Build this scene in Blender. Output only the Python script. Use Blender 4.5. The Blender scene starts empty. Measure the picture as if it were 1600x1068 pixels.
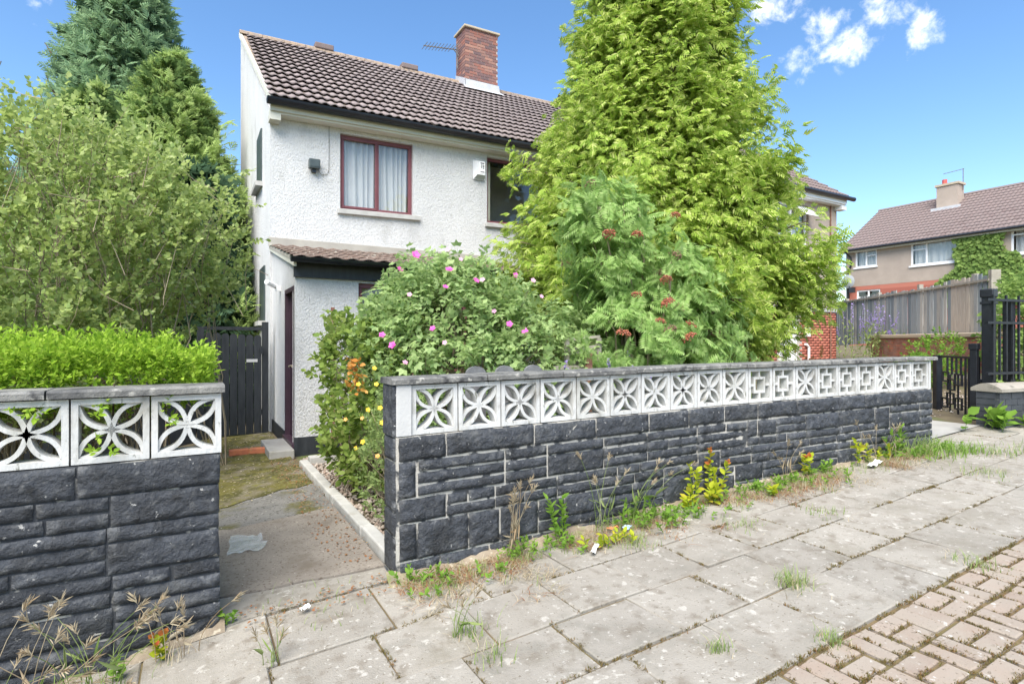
import bpy, math, random
import numpy as np
from mathutils import Vector, Matrix, noise as mnoise

random.seed(7); RNG = np.random.default_rng(11)
scene = bpy.context.scene
R = math.radians

# ------------------------------------------------------------------ camera, sky, sun, exposure
cam_d = bpy.data.cameras.new('camera'); cam = bpy.data.objects.new('camera', cam_d)
scene.collection.objects.link(cam); scene.camera = cam
cam.location = (0, 0, 1.40); cam.rotation_euler = (R(90), 0, R(-30))
cam_d.sensor_width = 36; cam_d.lens = 36 * 866 / 1600
cam_d.clip_start = .05; cam_d.clip_end = 2000

SUN_EL, SUN_AZ = 54, 222          # azimuth, clockwise from +Y (the street's far side): behind the camera, to the left
world = bpy.data.worlds.new('World'); scene.world = world; world.use_nodes = True
wn = world.node_tree.nodes; wl = world.node_tree.links
for n in list(wn): wn.remove(n)
w_out = wn.new('ShaderNodeOutputWorld'); w_bg = wn.new('ShaderNodeBackground')
w_sky = wn.new('ShaderNodeTexSky'); w_sky.sky_type = 'NISHITA'; w_sky.sun_disc = False
w_sky.sun_elevation = R(SUN_EL); w_sky.sun_rotation = R(SUN_AZ)
w_sky.air_density = 1.0; w_sky.dust_density = .35; w_sky.ozone_density = 2.2
w_hs = wn.new('ShaderNodeHueSaturation'); w_hs.inputs['Hue'].default_value = .503; w_hs.inputs['Saturation'].default_value = 1.20; w_hs.inputs['Value'].default_value = 1.04
wl.new(w_sky.outputs[0], w_hs.inputs['Color'])
w_tc = wn.new('ShaderNodeTexCoord')
w_no = wn.new('ShaderNodeTexNoise'); w_no.inputs['Scale'].default_value = 27; w_no.inputs['Distortion'].default_value = .2; w_no.inputs['Detail'].default_value = 10; w_no.inputs['Roughness'].default_value = .62
wl.new(w_tc.outputs['Generated'], w_no.inputs['Vector'])
blob = None
def sky_dir(px, py):
    t, z = (px - 800) / 866, (534 - py) / 866
    return Vector((.5 + t * .866, .866 - t * .5, z)).normalized()
for (bx, by, br, bw) in [(1200, 5, .075, 1.0), (1245, 5, .05, .8), (1290, 45, .055, .95), (1320, 72, .06, .95), (1245, 105, .055, .8), (1390, 18, .06, .9), (1440, 50, .055, 1.0), (1375, 66, .035, .75),
                         (70, 50, .08, .45), (-500, 150, .3, .8), (2300, 100, .4, .8), (600, -900, .35, .7), (1500, -900, .4, .8)]:
    d = wn.new('ShaderNodeVectorMath'); d.operation = 'DISTANCE'; d.inputs[1].default_value = sky_dir(bx, by)
    wl.new(w_tc.outputs['Generated'], d.inputs[0])
    m = wn.new('ShaderNodeMapRange'); m.interpolation_type = 'SMOOTHSTEP'
    m.inputs['From Min'].default_value = br; m.inputs['From Max'].default_value = 0; m.inputs['To Min'].default_value = 0; m.inputs['To Max'].default_value = bw
    wl.new(d.outputs['Value'], m.inputs['Value'])
    if blob is None: blob = m.outputs[0]
    else:
        a = wn.new('ShaderNodeMath'); a.operation = 'MAXIMUM'; wl.new(blob, a.inputs[0]); wl.new(m.outputs[0], a.inputs[1]); blob = a.outputs[0]
w_a = wn.new('ShaderNodeMath'); w_a.operation = 'MULTIPLY_ADD'; w_a.inputs[1].default_value = .42
wl.new(blob, w_a.inputs[0]); wl.new(w_no.outputs[0], w_a.inputs[2])
w_m = wn.new('ShaderNodeMapRange'); w_m.interpolation_type = 'SMOOTHSTEP'; w_m.inputs['From Min'].default_value = .70; w_m.inputs['From Max'].default_value = 1.08
w_m.inputs['To Max'].default_value = .92
wl.new(w_a.outputs[0], w_m.inputs['Value'])
w_gate = wn.new('ShaderNodeMath'); w_gate.operation = 'MULTIPLY'
w_g2 = wn.new('ShaderNodeMapRange'); w_g2.inputs['From Max'].default_value = .25; wl.new(blob, w_g2.inputs['Value'])
wl.new(w_m.outputs[0], w_gate.inputs[0]); wl.new(w_g2.outputs[0], w_gate.inputs[1])
w_mix = wn.new('ShaderNodeMixRGB'); w_mix.inputs[2].default_value = (6.8, 6.95, 7.2, 1)
wl.new(w_gate.outputs[0], w_mix.inputs[0]); wl.new(w_hs.outputs[0], w_mix.inputs[1])
wl.new(w_mix.outputs[0], w_bg.inputs[0]); w_bg.inputs[1].default_value = .115
wl.new(w_bg.outputs[0], w_out.inputs[0])

sun_d = bpy.data.lights.new('sun', 'SUN'); sun = bpy.data.objects.new('sun', sun_d); scene.collection.objects.link(sun)
sun_d.energy = 3.7; sun_d.angle = R(55); sun_d.color = (1, .975, .94)
sd = Vector((math.sin(R(SUN_AZ)) * math.cos(R(SUN_EL)), math.cos(R(SUN_AZ)) * math.cos(R(SUN_EL)), math.sin(R(SUN_EL))))
sun.rotation_euler = sd.to_track_quat('Z', 'Y').to_euler(); sun.location = sd * 30

vs = scene.view_settings
vs.view_transform = 'Standard'; vs.look = 'None'; vs.exposure = 1.28; vs.gamma = 1; vs.use_curve_mapping = False
vs.use_white_balance = True; vs.white_balance_temperature = 7000; vs.white_balance_tint = 8
scene.cycles.max_bounces = 8; scene.cycles.transparent_max_bounces = 12; scene.cycles.diffuse_bounces = 4
scene.cycles.use_denoising = True

# ------------------------------------------------------------------ materials
MATS = {}
def mat(name, c1, c2=None, scale=6., rough=.8, spec=.25, bump=0., bscale=60., bdist=.01, rand=0., ramp=None, transl=0.,
        spots=None, stain=None, metal=0., detail=5, stretch=None, isl=False, edge=None):
    """procedural material: c1/c2 mixed by noise; rand: per-object brightness; ramp: colours per leaf (island) or per object;
    spots=(colour, scale, lo, hi): noise-thresholded marks; stain=(colour, scale, lo, hi)"""
    m = bpy.data.materials.new(name); m.use_nodes = True; nt = m.node_tree; N = nt.nodes; L = nt.links
    b = N['Principled BSDF']; b.inputs['Roughness'].default_value = rough; b.inputs['Specular IOR Level'].default_value = spec; b.inputs['Metallic'].default_value = metal
    geo = N.new('ShaderNodeNewGeometry'); vec = geo.outputs['Position']
    if stretch:
        mp = N.new('ShaderNodeMapping'); mp.inputs['Scale'].default_value = stretch; L.new(vec, mp.inputs[0]); vec = mp.outputs[0]
    def nz(s, det=detail, rg=.6):
        n = N.new('ShaderNodeTexNoise'); n.inputs['Scale'].default_value = s; n.inputs['Detail'].default_value = det; n.inputs['Roughness'].default_value = rg
        L.new(vec, n.inputs['Vector']); return n.outputs[0]
    def rgb(c):
        n = N.new('ShaderNodeRGB'); n.outputs[0].default_value = (*c, 1); return n.outputs[0]
    def mix(f, a, bb):
        n = N.new('ShaderNodeMixRGB'); L.new(f, n.inputs[0]); L.new(a, n.inputs[1]); L.new(bb, n.inputs[2]); return n.outputs[0]
    def rng(v, lo, hi, t0=0., t1=1.):
        n = N.new('ShaderNodeMapRange'); n.inputs[1].default_value = lo; n.inputs[2].default_value = hi; n.inputs[3].default_value = t0; n.inputs[4].default_value = t1; L.new(v, n.inputs[0]); return n.outputs[0]
    oi = N.new('ShaderNodeObjectInfo')
    if ramp:
        cr = N.new('ShaderNodeValToRGB'); e = cr.color_ramp.elements
        while len(e) < len(ramp): e.new(.5)
        for i, c in enumerate(ramp): e[i].position = i / (len(ramp) - 1); e[i].color = (*c, 1)
        L.new(geo.outputs['Random Per Island'] if isl else oi.outputs['Random'], cr.inputs[0]); col = cr.outputs[0]
        if c2: col = mix(rng(nz(scale), .35, .65), col, rgb(c2))
    else:
        col = rgb(c1)
        if c2: col = mix(rng(nz(scale), .35, .65), col, rgb(c2))
    for sp in (spots if isinstance(spots, list) else [spots] if spots else []):
        col = mix(rng(nz(sp[1], 4, .55), sp[2], sp[3]), col, rgb(sp[0]))
    if stain: col = mix(rng(nz(stain[1], 6, .7), stain[2], stain[3]), col, rgb(stain[0]))
    if edge:
        pn = N.new('ShaderNodeMath'); pn.operation = 'MULTIPLY_ADD'; L.new(nz(edge[3], 5, .65), pn.inputs[0]); pn.inputs[1].default_value = edge[4]; L.new(geo.outputs['Pointiness'], pn.inputs[2])
        col = mix(rng(pn.outputs[0], edge[1], edge[2]), col, rgb(edge[0]))
    if rand:
        hv = N.new('ShaderNodeHueSaturation'); L.new(rng(oi.outputs['Random'], 0, 1, 1 - rand, 1 + rand), hv.inputs['Value']); L.new(col, hv.inputs['Color']); col = hv.outputs[0]
    L.new(col, b.inputs['Base Color'])
    if bump:
        bp = N.new('ShaderNodeBump'); bp.inputs['Strength'].default_value = bump; bp.inputs['Distance'].default_value = bdist
        L.new(nz(bscale, 6, .65), bp.inputs['Height']); L.new(bp.outputs[0], b.inputs['Normal'])
    if transl:
        t = N.new('ShaderNodeBsdfTranslucent'); L.new(col, t.inputs[0]); ms = N.new('ShaderNodeMixShader'); ms.inputs[0].default_value = transl
        L.new(b.outputs[0], ms.inputs[1]); L.new(t.outputs[0], ms.inputs[2]); L.new(ms.outputs[0], N['Material Output'].inputs[0])
    MATS[name] = m; return m

mat('soil', (.10, .08, .055), (.16, .13, .08), 3, .95, bump=.6, bscale=30, spots=((.10, .13, .04), 2, .55, .7))
mat('earth', (.21, .165, .12), (.29, .24, .18), 8, .95, bump=.8, bscale=90, spots=[((.40, .35, .27), 30, .58, .66), ((.17, .19, .07), 6, .56, .68)])
mat('joint', (.18, .125, .075), (.13, .11, .05), 5, .95, bump=.6, bscale=80)
mat('slab', (.255, .233, .20), (.31, .286, .25), 2.6, .9, bump=.7, bscale=110, bdist=.010, rand=.08,
    spots=[((.22, .205, .175), 6, .54, .74), ((.205, .18, .148), 11, .53, .68), ((.40, .375, .335), 14, .625, .68), ((.40, .38, .34), 38, .64, .69), ((.155, .13, .10), 64, .63, .69)], stain=((.19, .17, .13), 1.4, .54, .78))
mat('paver', None, (.28, .24, .20), 5, .9, bump=.5, bscale=130, bdist=.006, ramp=[(.25, .19, .15), (.30, .235, .19), (.285, .24, .20), (.235, .175, .14)], spots=[((.40, .38, .35), 24, .645, .69), ((.16, .13, .10), 60, .62, .68)])
mat('path_concrete', (.19, .165, .14), (.24, .21, .178), 3, .92, bump=.6, bscale=110, bdist=.008, spots=[((.13, .105, .085), 55, .56, .64), ((.36, .32, .28), 60, .64, .69), ((.15, .125, .10), 4, .54, .72)])
mat('path_grey', (.145, .14, .13), (.20, .19, .175), 4, .92, bump=.8, bscale=90, bdist=.012, spots=[((.11, .10, .035), 3, .53, .66), ((.08, .075, .065), 40, .56, .64), ((.32, .30, .27), 44, .63, .69)])
mat('path_moss', (.18, .155, .12), (.22, .19, .15), 3, .95, bump=1.0, bscale=60, bdist=.02, spots=[((.125, .11, .03), 1.6, .38, .52), ((.075, .07, .022), 5, .46, .60), ((.16, .15, .04), 14, .54, .64), ((.28, .25, .19), 34, .60, .67)])
mat('kerb_white', (.46, .45, .425), (.37, .36, .34), 6, .8, bump=.4, bscale=60, spots=((.35, .33, .30), 9, .58, .7))
mat('threshold', (.34, .33, .31), (.28, .27, .255), 4, .85, bump=.4, bscale=60, spots=((.27, .26, .23), 9, .58, .7))
mat('black_stone', (.028, .032, .040), (.056, .062, .074), 16, .58, .45, bump=1.0, bscale=34, bdist=.035, rand=.22, detail=9,
    spots=[((.105, .108, .112), 22, .57, .72), ((.022, .024, .028), 7, .56, .7), ((.36, .355, .34), 30, .675, .71)], stain=((.115, .118, .118), 3.2, .56, .82), edge=((.19, .195, .20), .73, .86, 11, .32))
mat('mortar', (.045, .048, .054), (.075, .078, .08), 8, .8, bump=.8, bscale=90, spots=((.46, .435, .39), 9, .42, .50))
mat('mortar_left', (.038, .042, .05), (.06, .064, .07), 8, .75, bump=.8, bscale=90, spots=((.42, .40, .36), 4.5, .56, .62))
mat('white_block', (.54, .537, .525), (.47, .467, .455), 9, .78, bump=.5, bscale=60, rand=.07, spots=[((.30, .29, .265), 11, .56, .70), ((.20, .20, .175), 38, .62, .69)], stain=((.33, .32, .28), 3.5, .52, .75), stretch=(1, 1, .45))
mat('white_panel', (.44, .437, .43), (.49, .485, .475), 5, .75, bump=.3, bscale=60)
mat('coping', (.10, .10, .10), (.235, .23, .215), 6, .88, bump=.7, bscale=60, bdist=.015, rand=.15, spots=[((.36, .35, .32), 20, .60, .70), ((.05, .05, .052), 9, .56, .66)])
mat('roughcast', (.70, .70, .705), (.61, .61, .615), 1.3, .92, .12, bump=.9, bscale=66, bdist=.035, spots=[((.52, .52, .52), 52, .55, .70), ((.44, .435, .425), 2.6, .58, .85)], stain=((.40, .395, .38), 4.5, .60, .85), stretch=(1, 1, .45))
mat('roughcast_fine', (.73, .73, .735), (.64, .64, .645), 1.3, .92, .12, bump=.8, bscale=70, bdist=.03, spots=[((.54, .54, .54), 56, .55, .70), ((.46, .455, .44), 2.6, .6, .85)], stretch=(1, 1, .45))
mat('trim_cream', (.62, .62, .55), (.54, .53, .47), 4, .7, bump=.2, bscale=30, stretch=(.4, 1, 4))
mat('flashing', (.40, .38, .34), (.33, .31, .28), 4, .85, bump=.3, bscale=30)
mat('black_paint', (.016, .019, .024), (.030, .034, .040), 6, .5, .45, bump=.25, bscale=40, stretch=(3, 3, .6), rand=.15)
mat('black_plastic', (.016, .018, .023), (.026, .029, .035), 3, .35, .5)
mat('iron', (.007, .008, .012), (.014, .016, .022), 20, .45, .5, bump=.2, bscale=60)
mat('burgundy', (.15, .045, .055), (.19, .065, .075), 4, .45, .4)
mat('purple_door', (.055, .03, .045), (.075, .042, .06), 4, .4, .4)
mat('white_pvc', (.80, .80, .80), None, rough=.35, spec=.5)
mat('sill', (.46, .455, .44), (.38, .375, .36), 6, .85, bump=.3, bscale=60)
mat('curtain', (.86, .86, .85), (.80, .80, .79), 2, .9, transl=.3)
mat('blind', (.62, .60, .50), None, rough=.8)
mat('tile_a', None, (.245, .20, .195), 6, .85, bump=.4, bscale=60, ramp=[(.19, .155, .152), (.245, .205, .202), (.215, .18, .178), (.28, .235, .228)], spots=[((.36, .32, .30), 12, .61, .70), ((.13, .10, .095), 9, .60, .72)])
mat('tile_porch', None, (.17, .13, .11), 7, .88, bump=.4, bscale=60, ramp=[(.14, .09, .075), (.21, .145, .12), (.17, .125, .11), (.25, .185, .155)], spots=((.40, .36, .31), 16, .6, .68))
mat('tile_b', None, (.19, .15, .142), 6, .85, bump=.3, bscale=50, ramp=[(.16, .115, .11), (.215, .16, .152), (.19, .145, .14)])
mat('ridge_mortar', (.25, .205, .18), (.34, .25, .17), 9, .9, bump=.6, bscale=50, spots=((.17, .14, .13), 14, .52, .62))
mat('lead', (.52, .52, .53), (.42, .43, .45), 5, .5, .4, bump=.2, bscale=20)
mat('chimney_brick', None, None, ramp=[(.30, .13, .10), (.23, .115, .10), (.16, .10, .10), (.36, .19, .145), (.20, .115, .11), (.14, .095, .10)], rough=.9, bump=.4, bscale=70)
mat('brick_mortar', (.48, .44, .40), (.42, .38, .35), 10, .95, bump=.5, bscale=80)
mat('cap_stone', (.46, .38, .28), (.42, .36, .27), 8, .9, bump=.4, bscale=50)
mat('pier_cap', (.26, .235, .20), (.32, .29, .25), 7, .9, bump=.6, bscale=60, spots=((.16, .15, .13), 10, .56, .68))
mat('red_brick', None, None, ramp=[(.38, .12, .085), (.44, .16, .115), (.41, .14, .10), (.34, .11, .08)], rough=.85, bump=.35, bscale=60, isl=True)
mat('old_brick', None, (.30, .17, .13), 5, ramp=[(.33, .11, .07), (.22, .085, .06), (.42, .15, .085), (.19, .10, .08)], rough=.9, bump=.5, bscale=60)
mat('black_brick', (.035, .038, .047), (.055, .06, .07), 8, .5, .45, bump=.5, bscale=60, rand=.15)
mat('black_wall_mortar', (.20, .20, .20), (.12, .12, .125), 10, .9, bump=.5, bscale=80)
mat('pebbledash', (.42, .345, .29), (.37, .305, .255), 2, .92, bump=.8, bscale=60, bdist=.02)
mat('fence_board', None, None, 5, .9, spots=((.20, .21, .21), 3, .52, .72), ramp=[(.15, .18, .20), (.30, .33, .34), (.44, .41, .365), (.19, .225, .25), (.36, .37, .365), (.23, .255, .27), (.40, .36, .31)], bump=.4, bscale=20, stretch=(5, 5, .7))
mat('fence_bare', (.46, .40, .34), (.38, .33, .28), 5, .9, bump=.4, bscale=20, stretch=(5, 5, .7), rand=.08)
mat('weathered_wood', (.36, .33, .28), (.27, .24, .2), 6, .9, bump=.5, bscale=30)
mat('rust', (.20, .095, .07), (.27, .15, .11), 12, .85, bump=.5, bscale=60)
mat('loose_brick', (.47, .17, .085), (.36, .12, .07), 14, .9, bump=.5, bscale=80, spots=((.28, .24, .12), 12, .60, .7))
mat('plastic_film', (.72, .74, .75), (.45, .5, .48), 9, .18, .6, bump=.8, bscale=22)
mat('lamp_grey', (.045, .06, .062), (.065, .085, .085), 8, .4, .5)
mat('alarm_white', (.72, .73, .75), None, rough=.4, spec=.5)
mat('label_white', (.85, .85, .85), None, rough=.5)
mat('label_ink', (.10, .10, .13), None, rough=.6)
mat('alarm_base', (.42, .47, .45), None, rough=.4)
mat('aerial', (.12, .12, .12), (.2, .19, .18), 20, .6)
mat('cable', (.22, .22, .21), None, rough=.6)
mat('dish', (.30, .32, .33), None, rough=.5)
mat('pot_red', (.45, .10, .09), None, rough=.6)
mat('room_shade', (.045, .045, .05), None, rough=.9)  # near-black colour stands in for the shade of unlit rooms
mat('bark', (.13, .095, .065), (.19, .145, .10), 8, .95, bump=.7, bscale=40)
mat('twig', (.26, .21, .145), (.34, .28, .20), 8, .9)
mat('twig_dark', (.10, .075, .05), (.15, .11, .075), 8, .9)
mat('gravel', None, None, ramp=[(.30, .25, .21), (.42, .36, .31), (.24, .19, .16), (.36, .27, .22), (.5, .46, .41)], rough=.85, isl=True)
mat('litter_blue', (.22, .42, .66), (.5, .62, .75), 30, .4)
mat('litter_white', (.78, .78, .76), None, rough=.6)
mat('litter_rust', (.42, .16, .07), (.5, .24, .12), 30, .9)
_n = MATS['plastic_film'].node_tree; _t = _n.nodes.new('ShaderNodeBsdfTransparent'); _x = _n.nodes.new('ShaderNodeMixShader'); _x.inputs[0].default_value = .5
_n.links.new(_t.outputs[0], _x.inputs[1]); _n.links.new(_n.nodes['Principled BSDF'].outputs[0], _x.inputs[2]); _n.links.new(_x.outputs[0], _n.nodes['Material Output'].inputs[0])
# leaves: one colour per leaf
def leaf(name, cols, tr=.5, rough=.65, spec=.12): return mat(name, None, None, ramp=cols, isl=True, transl=tr, rough=rough, spec=spec)
leaf('lf_hedge', [(.22, .37, .035), (.33, .50, .05), (.16, .30, .03), (.43, .58, .09), (.28, .45, .045)])
leaf('lf_shrub', [(.34, .43, .13), (.43, .52, .18), (.26, .35, .10), (.53, .60, .28), (.38, .47, .15), (.31, .43, .16)])
leaf('lf_currant', [(.21, .30, .07), (.29, .39, .09), (.16, .25, .06), (.36, .42, .13)])
leaf('lf_orange', [(.55, .22, .05), (.62, .33, .10), (.5, .28, .06)])
leaf('lf_potentilla', [(.20, .29, .10), (.27, .36, .14), (.32, .40, .15)])
leaf('lf_rose', [(.27, .39, .15), (.35, .48, .18), (.43, .55, .24), (.21, .33, .12), (.49, .60, .28)], rough=.5, spec=.2)
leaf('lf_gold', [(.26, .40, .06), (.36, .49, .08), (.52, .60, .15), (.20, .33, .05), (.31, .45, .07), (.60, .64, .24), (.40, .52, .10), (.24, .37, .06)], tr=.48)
leaf('lf_gold_in_shade', [(.10, .17, .025), (.14, .21, .03), (.17, .25, .03)], tr=.48)  # inside leaves: greener, and darkened to paint the crown's self-shade
leaf('lf_rowan', [(.23, .38, .10), (.30, .46, .135), (.38, .53, .19), (.18, .32, .08), (.44, .57, .23)], tr=.48)
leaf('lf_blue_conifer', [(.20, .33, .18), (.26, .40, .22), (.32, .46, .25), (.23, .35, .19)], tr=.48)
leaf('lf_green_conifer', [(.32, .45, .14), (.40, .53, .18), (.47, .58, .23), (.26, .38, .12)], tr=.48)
leaf('lf_dark_conifer', [(.05, .10, .06), (.07, .13, .07), (.09, .16, .08)], tr=.48)  # dark conifers' own tone; inside the blue conifer it paints shade
leaf('lf_green_in_shade', [(.10, .17, .06), (.14, .22, .07), (.17, .26, .08)])  # darker copy of the green conifer leaves, crown shade in the colour
leaf('lf_ivy', [(.18, .29, .08), (.25, .37, .10), (.31, .43, .13), (.14, .24, .06)])
leaf('lf_weed', [(.17, .31, .05), (.23, .38, .06), (.13, .26, .04)])
leaf('lf_yellow_weed', [(.40, .46, .035), (.50, .54, .05), (.33, .42, .03), (.55, .48, .06)])
leaf('lf_red_tip', [(.50, .10, .05), (.52, .22, .06)])
leaf('lf_dry', [(.48, .40, .27), (.56, .49, .36), (.42, .31, .19), (.62, .56, .43)], tr=.48)
leaf('lf_dry_red', [(.36, .15, .07), (.42, .23, .12), (.30, .14, .07), (.46, .33, .18)], tr=.48)
leaf('lf_grass', [(.20, .30, .07), (.28, .38, .12), (.36, .42, .18), (.16, .26, .06)], tr=.48)
leaf('lf_moss', [(.16, .14, .045), (.24, .16, .07), (.13, .14, .04), (.26, .13, .055)], tr=.48)
leaf('lf_lavender', [(.36, .27, .60), (.45, .36, .68), (.30, .22, .52)])
mat('petal_pink', (.68, .09, .42), (.74, .20, .52), 30, .6, transl=.3)
mat('petal_pale', (.75, .36, .56), (.78, .5, .62), 30, .6, transl=.3)
mat('petal_yellow', (.80, .52, .04), (.8, .6, .1), 30, .6, transl=.3)
mat('petal_orange', (.78, .36, .06), (.8, .5, .2), 30, .6, transl=.3)
mat('petal_purple', (.36, .24, .58), (.44, .32, .65), 30, .6, transl=.3)
mat('berry_red', None, None, ramp=[(.36, .10, .055), (.40, .14, .08), (.28, .085, .055), (.26, .13, .085)], rough=.4, isl=True)
mat('berry_brown', None, None, ramp=[(.20, .13, .08), (.27, .18, .11), (.16, .10, .07)], rough=.8, isl=True)

def glass_mat():
    m = bpy.data.materials.new('window_glass'); m.use_nodes = True; N = m.node_tree.nodes; L = m.node_tree.links
    for n in list(N): N.remove(n)
    o = N.new('ShaderNodeOutputMaterial'); t = N.new('ShaderNodeBsdfTransparent'); t.inputs[0].default_value = (.95, .96, .96, 1)
    g = N.new('ShaderNodeBsdfGlossy'); g.inputs['Roughness'].default_value = .02; lw = N.new('ShaderNodeLayerWeight'); lw.inputs[0].default_value = .5
    pw = N.new('ShaderNodeMath'); pw.operation = 'POWER'; pw.inputs[1].default_value = 3.5; L.new(lw.outputs['Facing'], pw.inputs[0])
    f = N.new('ShaderNodeMapRange'); f.inputs[3].default_value = .06; f.inputs[4].default_value = .75; L.new(pw.outputs[0], f.inputs[0])
    x = N.new('ShaderNodeMixShader'); L.new(f.outputs[0], x.inputs[0]); L.new(t.outputs[0], x.inputs[1]); L.new(g.outputs[0], x.inputs[2]); L.new(x.outputs[0], o.inputs[0])
    MATS['glass'] = m
glass_mat()

# ------------------------------------------------------------------ builders
COL = scene.collection
def origin(o):
    v = Vector((0, 0, 0))
    while o is not None: v += o.location; o = o.parent
    return v
def tag(o, label=None, cat=None, group=None, kind=None):
    if label: o['label'] = label
    if cat: o['category'] = cat
    if group: o['group'] = group
    if kind: o['kind'] = kind
    return o
def link(name, me, m=None, parent=None, loc=None):
    o = bpy.data.objects.new(name, me); COL.objects.link(o)
    if m and not me.materials: me.materials.append(MATS[m])
    if parent: o.parent = parent
    if loc is not None: o.location = Vector(loc) - origin(parent)
    return o
def thing(name, label, cat, loc, group=None):
    o = bpy.data.objects.new(name, None); COL.objects.link(o); o.location = loc; o.empty_display_size = .2
    return tag(o, label, cat, group)
def np_mesh(name, V, Fq, m, smooth=False):
    """V (n,3), Fq (k,4) or (k,3) index array"""
    V = np.asarray(V, dtype=np.float32); Fq = np.asarray(Fq, dtype=np.int32)
    me = bpy.data.meshes.new(name); k, c = Fq.shape
    me.vertices.add(len(V)); me.vertices.foreach_set('co', V.ravel())
    me.loops.add(k * c); me.loops.foreach_set('vertex_index', Fq.ravel())
    me.polygons.add(k); me.polygons.foreach_set('loop_start', np.arange(0, k * c, c, dtype=np.int32))
    if smooth: me.polygons.foreach_set('use_smooth', np.ones(k, dtype=bool))
    me.update(calc_edges=True); me.validate(); 
    if m: me.materials.append(MATS[m])
    return me
class MB:
    def __init__(s, T=None): s.v = []; s.f = []; s.T = T
    def quad(s, *p):
        i = len(s.v); s.v += [tuple(q) for q in p]; s.f.append(tuple(range(i, i + len(p)))); return s
    def box(s, x0, x1, y0, y1, z0, z1):
        i = len(s.v)
        s.v += [(x0, y0, z0), (x1, y0, z0), (x1, y1, z0), (x0, y1, z0), (x0, y0, z1), (x1, y0, z1), (x1, y1, z1), (x0, y1, z1)]
        s.f += [tuple(i + j for j in q) for q in ((0, 3, 2, 1), (4, 5, 6, 7), (0, 1, 5, 4), (1, 2, 6, 5), (2, 3, 7, 6), (3, 0, 4, 7))]; return s
    def prism(s, pts, ext):
        """closed polygon pts (3-D) extruded by vector ext"""
        i = len(s.v); n = len(pts); e = Vector(ext)
        s.v += [tuple(p) for p in pts] + [tuple(Vector(p) + e) for p in pts]
        s.f.append(tuple(range(i, i + n))); s.f.append(tuple(range(i + 2 * n - 1, i + n - 1, -1)))
        for j in range(n): k = (j + 1) % n; s.f.append((i + j, i + n + j, i + n + k, i + k))
        return s
    def bar(s, a, b, w, h=None, up=(0, 0, 1)):
        """rectangular bar from a to b"""
        a, b = Vector(a), Vector(b); d = (b - a).normalized(); u = Vector(up)
        if abs(d.dot(u)) > .95: u = Vector((0, 1, 0))
        sx = d.cross(u).normalized() * w / 2; sy = sx.cross(d).normalized() * (h or w) / 2
        i = len(s.v)
        for p in (a, b): s.v += [tuple(p - sx - sy), tuple(p + sx - sy), tuple(p + sx + sy), tuple(p - sx + sy)]
        s.f += [tuple(i + j for j in q) for q in ((3, 2, 1, 0), (4, 5, 6, 7), (0, 1, 5, 4), (1, 2, 6, 5), (2, 3, 7, 6), (3, 0, 4, 7))]; return s
    def tube(s, path, r, n=8, r2=None, cap=True):
        P = [Vector(p) for p in path]; i0 = len(s.v)
        for j, p in enumerate(P):
            d = (P[min(j + 1, len(P) - 1)] - P[max(j - 1, 0)]).normalized()
            u = Vector((0, 0, 1)) if abs(d.z) < .9 else Vector((1, 0, 0)); a = d.cross(u).normalized(); b = d.cross(a)
            rr = r if r2 is None else r + (r2 - r) * j / max(1, len(P) - 1)
            for k in range(n):
                t = 2 * math.pi * k / n; s.v.append(tuple(p + a * math.cos(t) * rr + b * math.sin(t) * rr))
        for j in range(len(P) - 1):
            for k in range(n): s.f.append((i0 + j * n + k, i0 + j * n + (k + 1) % n, i0 + (j + 1) * n + (k + 1) % n, i0 + (j + 1) * n + k))
        if cap: s.f.append(tuple(i0 + k for k in reversed(range(n)))); s.f.append(tuple(i0 + (len(P) - 1) * n + k for k in range(n)))
        return s
    def mesh(s, name, m, off=Vector((0, 0, 0)), smooth=False):
        V = [s.T(*p) for p in s.v] if s.T else s.v
        me = bpy.data.meshes.new(name); me.from_pydata([tuple(Vector(p) - off) for p in V], [], s.f); me.update()
        if smooth:
            for p in me.polygons: p.use_smooth = True
        if m: me.materials.append(MATS[m])
        return me
    def build(s, name, m, parent=None, smooth=False, bevel=0.):
        off = origin(parent) if parent else Vector((0, 0, 0))
        o = link(name, s.mesh(name, m, off, smooth), None, parent)
        if bevel:
            b = o.modifiers.new('bevel', 'BEVEL'); b.width = bevel; b.segments = 2; b.limit_method = 'ANGLE'
        return o

def gz(x, y=0):
    xx = max(-20, min(35, x)); return .045 * (xx - .3) - .12 * max(0, min(.6, .1 - x))
KX, KA = 3.8, R(3.9)        # the right wall turns slightly towards the street here
def wy_shift(x): return -math.tan(KA) * max(0., min(x, 7.2) - KX)
def fnoise(x, y, z): return mnoise.noise(Vector((x, y, z)))

# ------------------------------------------------------------------ ground, pavement, path
def axis(a, b, step, far):
    c = list(np.arange(a, b + 1e-6, step)); lo = []; d = step; x = a
    while x > -far: d *= 1.5; x -= d; lo.append(x)
    hi = []; d = step; x = b
    while x < far: d *= 1.5; x += d; hi.append(x)
    return lo[::-1] + c + hi
gx = axis(-4, 16, .5, 600); gy = axis(-3, 18, .5, 600)
V = [(x, y, gz(x, y) - .035 + (.03 * fnoise(x * .8, y * .8, 0) if 3.5 < y < 30 and x > 1.6 else 0)) for y in gy for x in gx]
nx = len(gx); Fq = [(j * nx + i, j * nx + i + 1, (j + 1) * nx + i + 1, (j + 1) * nx + i) for j in range(len(gy) - 1) for i in range(nx - 1)]
tag(link('ground', np_mesh('ground', V, Fq, 'soil')), kind='structure')

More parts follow.
